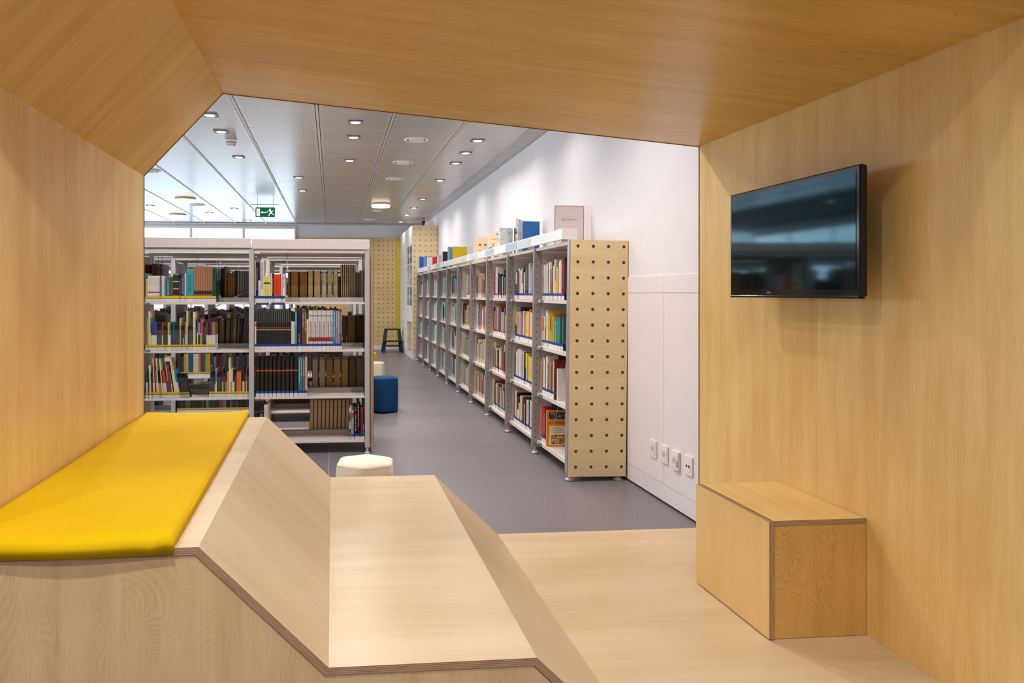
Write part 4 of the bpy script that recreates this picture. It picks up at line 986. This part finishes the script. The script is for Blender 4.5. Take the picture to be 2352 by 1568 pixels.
vrun([(1190, 1308, 182, CO['K'], (130, 118, 104), 1, 0), (1322, 1440, 180, CO['K'], (132, 120, 104), 1, 0), (1448, 1582, 190, CO['K'], (112, 88, 44), 1, 0), (1590, 1722, 182, CO['K'], (122, 100, 58), 1, 0), (1732, 1866, 178, CO['K'], (116, 98, 52), 1, 0), (1874, 2006, 176, CO['K'], (78, 58, 28), 1, 0), (2014, 2156, 170, CO['K'], (84, 72, 54), 1, 0)],
     570, 8.11, TOPS[2], 'on third shelf before the end post', 695)
vrun([(1140, 1830, 135, CO['D'], (150, 128, 96), 10, 0.02)], 560, 7.587, TOPS[3], 'on bottom shelf before the end post', 635)
# a few dark books lying flat where the third shelf opens
for k, (dx, w_, c, z) in enumerate(((0, .17, 'k', 0), (.012, .15, 'K', .03))):
    a = at(436, 880, 'y', 6.0)
    r = tag(empty('book', (a[0]+dx, 5.98, TOPS[2]+.0005+z)), ['thick dark book lying flat in the third shelf gap', 'glossy black book lying on top of the flat dark book'][k], 'book', 'books lying flat in the third shelf gap')
    boxo('cover', (0, w_, 0, .2, 0, .0285), plain('dark_flat_book_cover', CO[c], .2), r, bevel=.002); boxo('pages', (.004, w_-.004, -.001, .004, .003, .026), M['paper'], r)
# ------------------------------------------------------------------ long single-sided shelving along the white wall
YU = [4.690]+[5.51+.865*k for k in range(10)]
RT = [1.165, .815, .46, .10]
XP, XS = 1.540, 1.580
NTH = ['first', 'second', 'third', 'fourth', 'fifth', 'sixth', 'seventh', 'eighth', 'ninth', 'tenth']
pm = MB(); pm.box(-.025, .025, -.0175, .0175, 0, 1.50); post_me = pm.mesh('upright', [M['post']], True)
fm = MB(); fm.cyl((0, 0, .014), .010, .05, 10); fm.cyl((0, 0, 0), .030, .014, 18, r2=.013); foot_me = fm.mesh('levelling_foot', [M['metal_white']], True)
sm = MB(); sm.box(0, .30, -.006, .006, .045, 1.535); side_me = sm.mesh('side_sheet', [M['metal_white']], True)
gm = MB(); gm.box(-.002, 0, 0, .09, -.03, -.008); tag_me = gm.mesh('shelf_tag', [M['grey_tag']], True)
shelf_cache = {}
for i in range(10):
    ya, yb = YU[i]+.0175, YU[i+1]-.0175; ln = round(yb-ya, 4)
    lab = ('shelving bay with pegboard end panel, first of the long row along the white wall' if i == 0 else f'white metal shelving bay, {NTH[i]} from the pegboard end panel along the wall')
    r = tag(empty('shelving_bay', (0, YU[i], 0)), lab, 'shelving', 'bays of the long wall shelving')
    for y in ([YU[0], YU[i+1]] if i == 0 else [YU[i+1]]):
        inst('upright', post_me, r, (XP, y-YU[i], .045)); inst('upright', post_me, r, (1.878, y-YU[i], .045))
        inst('side_sheet', side_me, r, (XP+.02, y-YU[i], 0)); inst('levelling_foot', foot_me, r, (XP, y-YU[i], 0)); inst('levelling_foot', foot_me, r, (1.868, y-YU[i], 0))
    if ln not in shelf_cache:
        q = MB(); q.box(1.550, 1.888, .0005, ln-.0005, -.024, 0); q.box(1.884, 1.888, .0005, ln-.0005, 0, .03); a = q.mesh('shelf', [M['metal_white']], True)
        q = MB(); q.box(1.528, 1.895, .0005, ln-.0005, 1.531, 1.552); b_ = q.mesh('top_shelf', [M['metal_white']], True)
        q = MB(); q.box(1.890, 1.894, .0005, ln-.0005, .06, 1.53); c = q.mesh('back_sheet', [M['metal_white']], True)
        shelf_cache[ln] = (a, b_, c)
    a, b_, c = shelf_cache[ln]
    for z in RT: inst('shelf', a, r, (0, .0175, z))
    inst('top_shelf', b_, r, (0, .0175, 0)); inst('back_sheet', c, r, (0, .0175, 0))
    for z in RT[:3]+([RT[3]] if i in (0, 2, 4) else []): inst('shelf_tag', tag_me, r, (1.550, ln+.0175-.14, z+.006))
    if i == 0:
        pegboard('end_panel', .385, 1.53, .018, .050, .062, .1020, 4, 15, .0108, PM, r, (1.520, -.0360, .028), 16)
        q = MB(); q.box(1.512, 1.520, -.034, -.0175, .028, 1.555); q.build('edge_strip', M['alu'], r)
# sign rail along the top, on small brackets
r = tag(empty('sign_rail', (1.5, 4.76, 1.553)), 'long white sign rail above the front edge of the wall shelving', 'sign rail')
boxo('rail', (-.006, .0, 0, 8.5, .016, .086), M['plastic'], r); boxo('rail_edge', (-.008, .004, 0, 8.5, .012, .016), M['metal_grey'], r)
boxo('end_card', (0, .10, -.004, 0, .014, .088), M['plastic'], r)
for k in range(11):
    q = MB(); q.box(0, .05, .02+k*.84, .024+k*.84, 0, .05); q.build('bracket', M['alu'], r)
cardm = spine_mat((176, 196, 210), None, (140, 160, 178), title=(.1, .9)); cardw = spine_mat((220, 218, 220), None, (184, 184, 190), title=(.1, .9))
for u0, u1, m_ in ((1185, 1214, cardw), (1158, 1183, cardm), (1112, 1131, cardm), (1076, 1093, cardw), (1056, 1068, cardw), (998, 1008, cardm), (980, 987, cardm), (952, 957, cardm), (967, 972, cardw)):
    y1_ = min(8.49, at(u0, 600, 'x', 1.493)[1]-4.76); y0_ = min(8.4, at(u1, 600, 'x', 1.493)[1]-4.76)
    q = MB(); p = [(-.0075, y1_, .024), (-.0075, y0_, .024), (-.0075, y0_, .078), (-.0075, y1_, .078)]
    q.face(p, 0, [(.3, .1), (.3, .9), (.68, .9), (.68, .1)]); q.face([(x+.001, y, z) for x, y, z in p][::-1], 0); q.build('sign_card', m_, r, weld=False)
# ---- individual books of the two closest bays, listed from the far post to the near one: style, thickness mm, height cm
R = {}
R[0, 0] = 'A,18,17|K.W,16,27|W.k,20,26.5|K,12,25|w.K,24,26|w.K,26,27|W.K,30,26.5|N.w,18,27.5|L/W,14,27.5|N,12,26|W.k,24,28|w.s,20,28|r.C,22,22|W.D,22,27|n/D,30,27.5|W,16,24.5|C.K,40,29|T/P,38,24.5|V,14,22|Y.n,24,23.5|Y.n,24,23.5|A.Y,20,24|W.r,24,27|x.D,20,24|W.x,18,28|x.D,22,28|D.x,24,28.5|D.x,30,29.5'
R[0, 1] = 'W.k,14,22|O/W,16,21|W/s,20,22|W.B,16,20|L/n,26,26|V/C,14,23|P.o,24,27|C,20,25|P/C,18,23|l.g,34,23|O/l,18,23|r,14,21|t/W,30,23.5|O.n,34,24.5|A.g,20,23|l.g,24,23|g.P,24,22.5|P.g,24,20|g.l,24,22.5|b/g,28,22.5|g.P,22,21.5|T.l,24,22.5|G.l,34,24|G,34,24|t.W,26,24'
R[0, 2] = 'O.n,20,25|O.n,20,24.5|K,12,26|C.k,24,27|W.k,16,26|O/W,24,25.5|K,20,28|W.s,40,28.5|b.W,32,23.5|O.D,30,23.5|O.D,28,23.5|n.O,24,23|A.n,22,23|w.s,24,26|W.k,22,25|r.D,26,24'
R[0, 3] = 'R.D,24,25.5|R.D,24,25.5|R.C,16,22|r.W,24,25|D.x,18,24|K.W,18,24|W.s,22,25|g/N,16,22|N.C,14,21|O.K,18,23'
R[1, 0] = 'S.k,26,22|W/D,20,23|V.k,18,21|T.W,24,26|K.W,14,24|W.b,18,26|B.L,16,23|W.k,26,24.5|w.s,26,24|C.k,26,24|W.k,20,25|D/w,26,24|K.w,18,26|W,18,22|S.W,18,24|N.w,30,26|t.L,26,26|K.L,22,24|s.W,26,28|w.k,24,29|r.W,20,24|W.p,18,23|T.W,24,26|L.W,20,26|N.L,22,24'
R[1, 1] = 'l/K,30,25|x/D,34,22|C.K,20,24|o.K,22,23|b.L,36,28|W.r,18,24|D.p,24,27|p.W,20,24|V.N,20,22|N.V,24,24|B.W,20,24|C.K,24,25|n.C,22,23|x.C,22,22|C.n,24,24|a.n,24,24|P.n,22,22|C.k,34,25|A.n,24,25|O.C,20,27|W.O,20,24|C.K,20,24|R.C,16,22|T/W,22,28'
R[1, 2] = 'S.w,24,19|K.w,22,24|W.k,22,24|w.s,30,27|w.s,28,27|W.s,26,28|w.k,28,27|w.s,26,27.5|s.k,26,27|w.k,26,27|K,16,26|Y/B,30,26|P.B,18,26|K.P,18,25|Y.n,26,24.5|Y.n,24,24.5|C.K,20,24|Y.A,22,24|C.K,24,24'
R[1, 3] = 'D.x,24,26|W.D,20,27|W.k,22,27|w.k,20,26|K.W,24,26|N/W,34,22|W.K,24,18|n.C,20,24|C.g,44,25|K.W,22,24|n.D,20,24|D.n,24,23|W.k,24,20|K.n,24,24|W.s,22,24|w.K,24,24|S.W,22,24|w.s,22,24|K.W,20,24|W.k,26,25|N.W,20,23'
GR_ = 'books of the first two wall shelving bays'
SHN = ['top', 'second', 'third', 'bottom']
for (bi, si), spec in R.items():
    items = [s.split(',') for s in spec.split('|')]
    hi = YU[bi+1]-.0175-.008; lo = YU[bi]+.0175+.012
    lo = 4.975 if bi == 0 else 5.745
    if (bi, si) == (0, 2): lo = 5.15
    if (bi, si) == (0, 3): lo = 5.29
    tot = sum(float(a[1]) for a in items); k = (hi-lo)/tot; y = hi
    for n, (st_, w_, h_) in enumerate(items):
        w_ = float(w_)*k; nm = cname(CO[st_[0]]); lo2 = cname(CO[st_[2]]) if len(st_) > 2 and st_[1] == '/' else None
        base = ('thick ' if w_ > .045 else 'slim ' if w_ < .024 else '')+nm+(f' and {lo2}' if lo2 and lo2 != nm else '')+' book'
        text = None
        book('book', (XS+random.uniform(-.004, .006), y-w_/2, RT[si]+.0004), -math.pi/2, w_-.0008, float(h_)/100+random.uniform(-.003, .003), random.choice((.15, .17, .19)), MAT(st_),
             f'{base.replace(" and ", "-and-")}, {ordn(n+1)} from far post, {SHN[si]} shelf of {"pegboard end" if bi == 0 else "second"} bay', 'book', GR_, 'b')
        y -= w_
# books shown by their covers in the first bay, and on top of the row
def flat_book(name, loc, rz, w, d, h, col, lab, group=None, text=(), tilt=0, spinecol=None, cat='book', m=None, pages=None):
    """closed book standing with its cover towards -Y: w wide, d thick"""
    r = tag(empty(name, loc, rz), lab, cat, group); r.rotation_euler = (tilt, 0, rz)
    m = m or plain('book_cover_card', col, .35, 0, .02); t = .0025
    q = MB(); q.box(0, w, 0, t, 0, h); q.build('front_cover', m, r); q = MB(); q.box(0, w, d-t, d, 0, h); q.build('rear_cover', m if not spinecol else plain('book_cover_card', spinecol, .35), r)
    q = MB(); q.box(-.0015, .001, 0, d, 0, h); q.build('spine', plain('book_cover_card', spinecol, .35) if spinecol else m, r)
    boxo('pages', (.001, w-.005, t+.0002, d-t-.0002, .004, h-.004), M['paper'], r)
    for body, size, x, z, tc in text:
        cu = bpy.data.curves.new('title', 'FONT'); cu.body = body; cu.size = size; cu.align_x = 'CENTER'; cu.extrude = .0002; cu.resolution_u = 2; cu.materials.append(plain('title_ink', tc, .5))
        o = bpy.data.objects.new('title', cu); C.objects.link(o); o.parent = r; o.location = (x, -.0006, z); o.rotation_euler = (math.pi/2, 0, 0)
    return r
CM = poster_mat('battle_scene_print', ((60, 44, 24), (120, 84, 40), (196, 150, 74), (226, 196, 140)), 9)
DM = poster_mat('dark_photo_print', ((20, 18, 20), (40, 38, 40), (90, 84, 84), (150, 146, 144)), 8, 3)
GC2 = 'books shown by their covers in the first bay'
r = flat_book('book', (1.556, 5.245, RT[3]+.0005), 0, .20, .028, .262, (222, 130, 30), 'orange history book with title and battle picture, cover facing the booth, bottom shelf', GC2,
              text=(('A CONQUISTA', .026, .10, .165, (24, 16, 12)),))
boxo('cover_picture', (.012, .19, -.0008, -.0001, .20, .25), DM, r)
boxo('cover_panel', (.016, .178, -.0012, -.0001, .012, .150), plain('cover_panel_paper', (222, 208, 172), .5), r); boxo('cover_picture', (.03, .168, -.0018, -.0012, .018, .085), CM, r)
for k, t in enumerate(('As crónicas', 'de uma gente', 'de longe')):
    cu = bpy.data.curves.new('subtitle', 'FONT'); cu.body = t; cu.size = .014; cu.extrude = .0001; cu.resolution_u = 2; cu.materials.append(plain('title_ink', (40, 30, 24), .5))
    o = bpy.data.objects.new('subtitle', cu); C.objects.link(o); o.parent = r; o.location = (.04, -.0014, .128-.015*k); o.rotation_euler = (math.pi/2, 0, 0)
flat_book('book', (1.60, 5.277, RT[3]-0+.0005), 0, .20, .009, .305, (26, 36, 70), 'navy cover standing behind the orange history book, bottom shelf', GC2)
flat_book('book', (1.572, 5.05, RT[2]+.0005), .05, .175, .02, .225, (222, 214, 210), 'white book with faint relief cover, facing the booth on third shelf', GC2, tilt=-.02)
flat_book('book', (1.562, 5.085, RT[2]+.0005), 0, .20, .03, .285, (104, 30, 24), 'dark red book with partly hidden title behind the white one, third shelf', GC2, text=(('O 25 DE', .030, .085, .225, (196, 110, 90)),))
flat_book('book', (1.60, 5.122, RT[2]+.0005), 0, .225, .022, .31, (30, 28, 28), 'black cover at the back of third shelf, first bay', GC2)
# wire book supports in the first bay
for z0, z1, yy in ((RT[2]-.03, RT[3]+.11, 5.215), (RT[1]-.03, RT[2]+.12, 5.02)):
    q = MB(); q.tube([(1.64, yy, z0), (1.615, yy, (z0+z1)/2+.03), (1.60, yy, z1+.05), (1.61, yy, z1), (1.70, yy, z1-.002)], .0018, 5); q.build('wire_support', M['steel'], bpy.data.objects['shelving_bay'], (0, -YU[0], 0))
GT = 'books displayed on top of the wall shelving'
ZT = 1.5525
r = flat_book('book', (1.645, 5.40, ZT), -.10, .212, .020, .315, (232, 214, 212), 'tall white book with red edges and small grey title, standing atop shelving', GT, spinecol=(170, 60, 60), text=(('SÉCULO XX', .021, .105, .205, (150, 128, 124)), ('História do', .008, .105, .232, (180, 160, 156))))
boxo('red_edge', (.211, .2145, -.001, .003, 0, .315), plain('red_book_edge', (176, 62, 62), .5), r); boxo('red_edge', (0, .2145, -.0012, .003, .3125, .3155), plain('red_book_edge', (176, 62, 62), .5), r)
flat_book('book', (1.682, 6.60, ZT), .12, .195, .022, .318, (20, 108, 190), 'bright blue cover book standing atop shelving', GT, spinecol=(200, 196, 190))
flat_book('book', (1.632, 6.46, ZT), 1.05, .16, .022, .325, (206, 200, 196), 'pale printed book turned sideways beside the blue cover', GT, m=poster_mat('pale_print', ((90, 90, 92), (212, 208, 204), (224, 220, 216)), 3, 4))
flat_book('book', (1.655, 7.28, ZT), .10, .135, .03, .315, (176, 196, 208), 'blue-grey map cover book, closed, atop shelving', GT, m=poster_mat('grey_map_print', ((150, 176, 196), (196, 206, 212), (214, 216, 214), (170, 190, 206)), 3, 8))
flat_book('book', (1.80, 7.20, ZT), 1.25, .16, .02, .31, (90, 80, 66), 'dark brown book seen edge-on between the map cover and pale book', GT)
flat_book('book', (1.70, 8.02, ZT), .06, .17, .02, .33, (228, 206, 172), 'cream cover book with dark foliage print, atop shelving', GT, m=poster_mat('foliage_print', ((60, 48, 40), (232, 208, 174), (236, 214, 184), (232, 208, 174)), 1.6, 2), text=(('CAPITULO I', .026, .10, .245, (150, 110, 60)),))
r = flat_book('book', (1.60, 8.30, ZT), .02, .17, .02, .30, (232, 210, 182), 'cream cover book with small coloured symbols, atop shelving', GT)
for k, (x, z, c) in enumerate(((.05, .20, (170, 40, 30)), (.11, .20, (150, 40, 60)), (.05, .13, (226, 150, 40)), (.11, .13, (60, 60, 40)), (.07, .06, (60, 120, 160)))):
    boxo('symbol', (x, x+.024, -.0008, -.0001, z, z+.022), plain('symbol_ink', c, .5), r)
flat_book('book', (1.655, 10.15, ZT), .10, .20, .02, .305, (226, 192, 10), 'bright yellow cover book standing atop shelving', GT, spinecol=(120, 160, 170))
flat_book('book', (1.60, 10.14, ZT), 1.0, .11, .025, .30, (126, 166, 176), 'grey-teal book edge beside the bright yellow cover', GT)
flat_book('book', (1.60, 10.75, ZT), .4, .12, .03, .27, (28, 40, 62), 'dark navy book with pale edge, atop shelving', GT, spinecol=(190, 200, 206))
flat_book('book', (1.63, 11.4, ZT), .3, .09, .03, .24, (224, 180, 184), 'pale pink book atop shelving between the navy and red ones', GT)
flat_book('book', (1.62, 11.95, ZT), .2, .07, .04, .25, (186, 26, 34), 'small bright red book atop shelving', GT)
flat_book('book', (1.60, 12.45, ZT), .2, .12, .03, .27, (216, 208, 204), 'off-white slanted book atop shelving behind the red one', GT)
flat_book('book', (1.585, 12.8, ZT), .25, .13, .03, .30, (84, 130, 200), 'light blue open cover near the end of shelving top', GT)
flat_book('book', (1.53, 12.95, ZT), .8, .12, .03, .30, (36, 96, 176), 'deep blue book end, last atop the shelving', GT)
# ---- everything past the individual limit: smaller books, still real volumes, joined
class Many:
    def __init__(s): s.v = []; s.f = []; s.c = []
    def quad(s, p, c): b_ = len(s.v); s.v += p; s.f.append((b_, b_+1, b_+2, b_+3)); s.c += [c]*4
    def bk(s, P, w, d, h, col, st=None, lean=0, page=None):
        """P(lx, ly, lz) maps local to world; spine at ly=0"""
        c = lin(col); pg = lin(page or (200, 182, 150)); x0, x1 = -w/2, w/2
        S = lambda x, z: x+lean*z
        segs = [(0, h, c)]
        if st: segs = [(0, .027, lin((232, 224, 220))), (.027, .032, lin((40, 110, 70))), (.032, .046, lin(st) if isinstance(st, tuple) else c), (.046, h, c)]
        for a, b_, cc_ in segs:
            s.quad([P(S(x0, a), 0, a), P(S(x1, a), 0, a), P(S(x1, b_), 0, b_), P(S(x0, b_), 0, b_)], cc_)
        s.quad([P(S(x0, 0), d, 0), P(S(x0, 0), 0, 0), P(S(x0, h), 0, h), P(S(x0, h), d, h)], c)
        s.quad([P(S(x1, 0), 0, 0), P(S(x1, 0), d, 0), P(S(x1, h), d, h), P(S(x1, h), 0, h)], c)
        s.quad([P(S(x1, 0), d, 0), P(S(x0, 0), d, 0), P(S(x0, h), d, h), P(S(x1, h), d, h)], pg if page else c)
        s.quad([P(S(x0, h), 0, h-.002), P(S(x1, h), 0, h-.002), P(S(x1, h), d, h-.002), P(S(x0, h), d, h-.002)], pg)
    def build(s, name, lab, cat):
        me = bpy.data.meshes.new(name); me.from_pydata(s.v, [], s.f)
        at_ = me.color_attributes.new('book_colour', 'FLOAT_COLOR', 'CORNER'); fl = []
        for c in s.c: fl += list(c)
        at_.data.foreach_set('color', fl)
        m, nt, bs = newmat('mixed_book_covers'); a = N(nt, 'ShaderNodeAttribute', attribute_name='book_colour'); L(nt, a.outputs[0], bs.inputs['Base Color']); bs.inputs['Roughness'].default_value = .45
        me.materials.append(m); o = bpy.data.objects.new(name, me); C.objects.link(o)
        return tag(o, lab, cat, None, 'stuff')
rnd = random.Random(5)
mm = Many()
W3 = [(228, 220, 218)]*4
PAL = {2: [(120, 40, 50), (214, 206, 200), (30, 28, 34), (90, 100, 120), (200, 194, 186), (40, 56, 80), (140, 70, 56), (206, 190, 146), (180, 186, 190), (176, 160, 134), (120, 110, 100)],
       3: [(190, 120, 90), (220, 214, 206), (150, 60, 50), (196, 176, 130), (60, 110, 150), (228, 222, 218), (110, 84, 70), (120, 126, 120)],
       4: [(120, 130, 110), (206, 196, 160), (120, 40, 36), (170, 176, 160), (216, 214, 200), (40, 36, 34), (120, 160, 160), (190, 160, 120)],
       5: [(60, 90, 110), (150, 170, 180), (30, 50, 80), (196, 204, 206), (70, 110, 120), (120, 50, 40), (206, 210, 206)],
       6: [(190, 206, 214), (120, 160, 180), (50, 70, 80), (216, 222, 224), (150, 180, 186), (80, 90, 80)],
       7: [(110, 170, 206), (200, 214, 222), (216, 222, 226), (130, 190, 220), (220, 190, 150)],
       8: [(222, 214, 216), (160, 60, 70), (120, 150, 170), (220, 220, 224), (90, 60, 60), (60, 110, 140)],
       9: [(200, 214, 222), (50, 100, 160), (220, 222, 226), (30, 60, 110), (200, 120, 110)]}
SPEC = {(2, 0): [((172, 22, 62), .05, .27), ((228, 222, 218), .02, .27), ((36, 34, 40), .02, .25), ((230, 226, 222), .02, .3), ((206, 200, 190), .05, .25), ((226, 222, 220), .018, .3), ((60, 60, 72), .02, .24), ((28, 40, 60), .06, .22), ((226, 222, 218), .02, .24)],
        (2, 1): [((60, 44, 40), .03, .26), ((226, 118, 20), .07, .22), ((130, 106, 140), .03, .27), ((150, 120, 150), .03, .27), ((210, 190, 150), .03, .26), ((176, 70, 20), .05, .28), ((200, 170, 110), .03, .25), ((30, 60, 110), .09, .25)]}
for i in range(2, 10):
    for si in range(4):
        hi = YU[i+1]-.027; lo = YU[i]+.028; y = hi; spec = list(SPEC.get((i, si), []))
        if i == 4 and si == 0: hi -= .25; y = hi
        if rnd.random() < .3: lo += rnd.uniform(.02, .12)
        st_ = {2: (150, 40, 30), 3: (226, 220, 216), 4: (90, 110, 90), 5: (200, 206, 204)}.get(i, (206, 214, 214))
        if i == 2 and si == 3: st_ = (18, 62, 165)
        while y > lo:
            if spec: c, w_, h_ = spec.pop(0)
            else: c = rnd.choice(PAL[i]); w_ = rnd.uniform(.012, .034); h_ = rnd.uniform(.19, .275); c = tuple(min(255, max(0, q+rnd.randint(-14, 14))) for q in c)
            if y-w_ < lo: break
            yy = y-w_/2; dx = rnd.uniform(0, .012)
            mm.bk(lambda lx, ly, lz, yy=yy, dx=dx, z=RT[si]: (XS+dx+ly, yy-lx, z+.0006+lz), w_-.001, .17, h_, c, st_, page=None)
            y -= w_
mm.build('shelved_books', 'hundreds of mixed books filling the eight farther bays of the wall shelving', 'books')
mm = Many()
PB = [(50, 46, 50), (70, 64, 58), (80, 26, 30), (34, 46, 66), (84, 70, 44), (26, 26, 30), (110, 102, 90), (50, 30, 44), (60, 64, 60), (96, 76, 50), (30, 50, 48), (38, 36, 36)]
for yf, seed in ((YB2, 1), (YC2, 2), (YD2, 3)):
    for bi in range(3):
        x1, x0 = PX[bi]-.03, PX[bi+1]+.03
        for si, z in enumerate(TOPS):
            for side in (0, 1):
                x = x0; end = x1-rnd.uniform(.05, .35)
                if si == 3 and side == 0 and bi == 0: x = x0+.45
                if si == 0 and rnd.random() < .7: end = x0+rnd.uniform(.2, .45)
                if yf == YB2 and si == 2 and side == 0 and bi == 1: end = x1-.1
                while x < end:
                    w_ = rnd.uniform(.014, .036); h_ = rnd.uniform(.18, .245 if si else .22); c = rnd.choice(PB)
                    if yf == YB2 and si == 2 and side == 0 and bi == 1 and 0.05 < x-x0 < .30:
                        c = rnd.choice([(84, 30, 60), (96, 34, 66), (170, 130, 20), (180, 140, 30), (200, 190, 170), (30, 90, 100)]); h_ = .215; w_ = .022
                    if yf == YB2 and si == 1 and bi == 1: c = rnd.choice([(120, 30, 30), (70, 30, 34), (120, 96, 44), (44, 38, 40), (34, 40, 60), (40, 38, 38)])
                    cx = x+w_/2
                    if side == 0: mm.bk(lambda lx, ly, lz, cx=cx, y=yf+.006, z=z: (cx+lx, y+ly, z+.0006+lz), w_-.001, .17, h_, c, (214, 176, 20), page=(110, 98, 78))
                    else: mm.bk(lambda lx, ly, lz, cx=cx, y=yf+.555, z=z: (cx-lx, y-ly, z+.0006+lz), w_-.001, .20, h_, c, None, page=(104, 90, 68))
                    x += w_
mm.build('background_books', 'dark mixed books on the bookcases behind the first one', 'books')

# ------------------------------------------------------------------ the long row leans a little towards the wall; lettering becomes mesh
LEAN = .0115
TR = Matrix.Translation((1.54-.006, 0, .004)) @ Matrix.Rotation(LEAN, 4, 'Y') @ Matrix.Translation((-1.54, 0, 0))
row_groups = {GR_, GC2, GT, 'bays of the long wall shelving'}
for o in list(C.objects):
    if o.parent is None and (o.get('group') in row_groups or o.name.startswith(('sign_rail', 'shelved_books'))):
        o.matrix_basis = TR @ o.matrix_basis
bpy.context.view_layer.update()
dg = bpy.context.evaluated_depsgraph_get()
for o in [o for o in C.objects if o.type == 'FONT']:
    me = bpy.data.meshes.new_from_object(o.evaluated_get(dg)); nm = o.name
    p = o.parent; mb = o.matrix_basis.copy(); o.name = 'tmp'
    n_ = bpy.data.objects.new(nm, me); C.objects.link(n_); n_.parent = p; n_.matrix_basis = mb
    bpy.data.objects.remove(o)
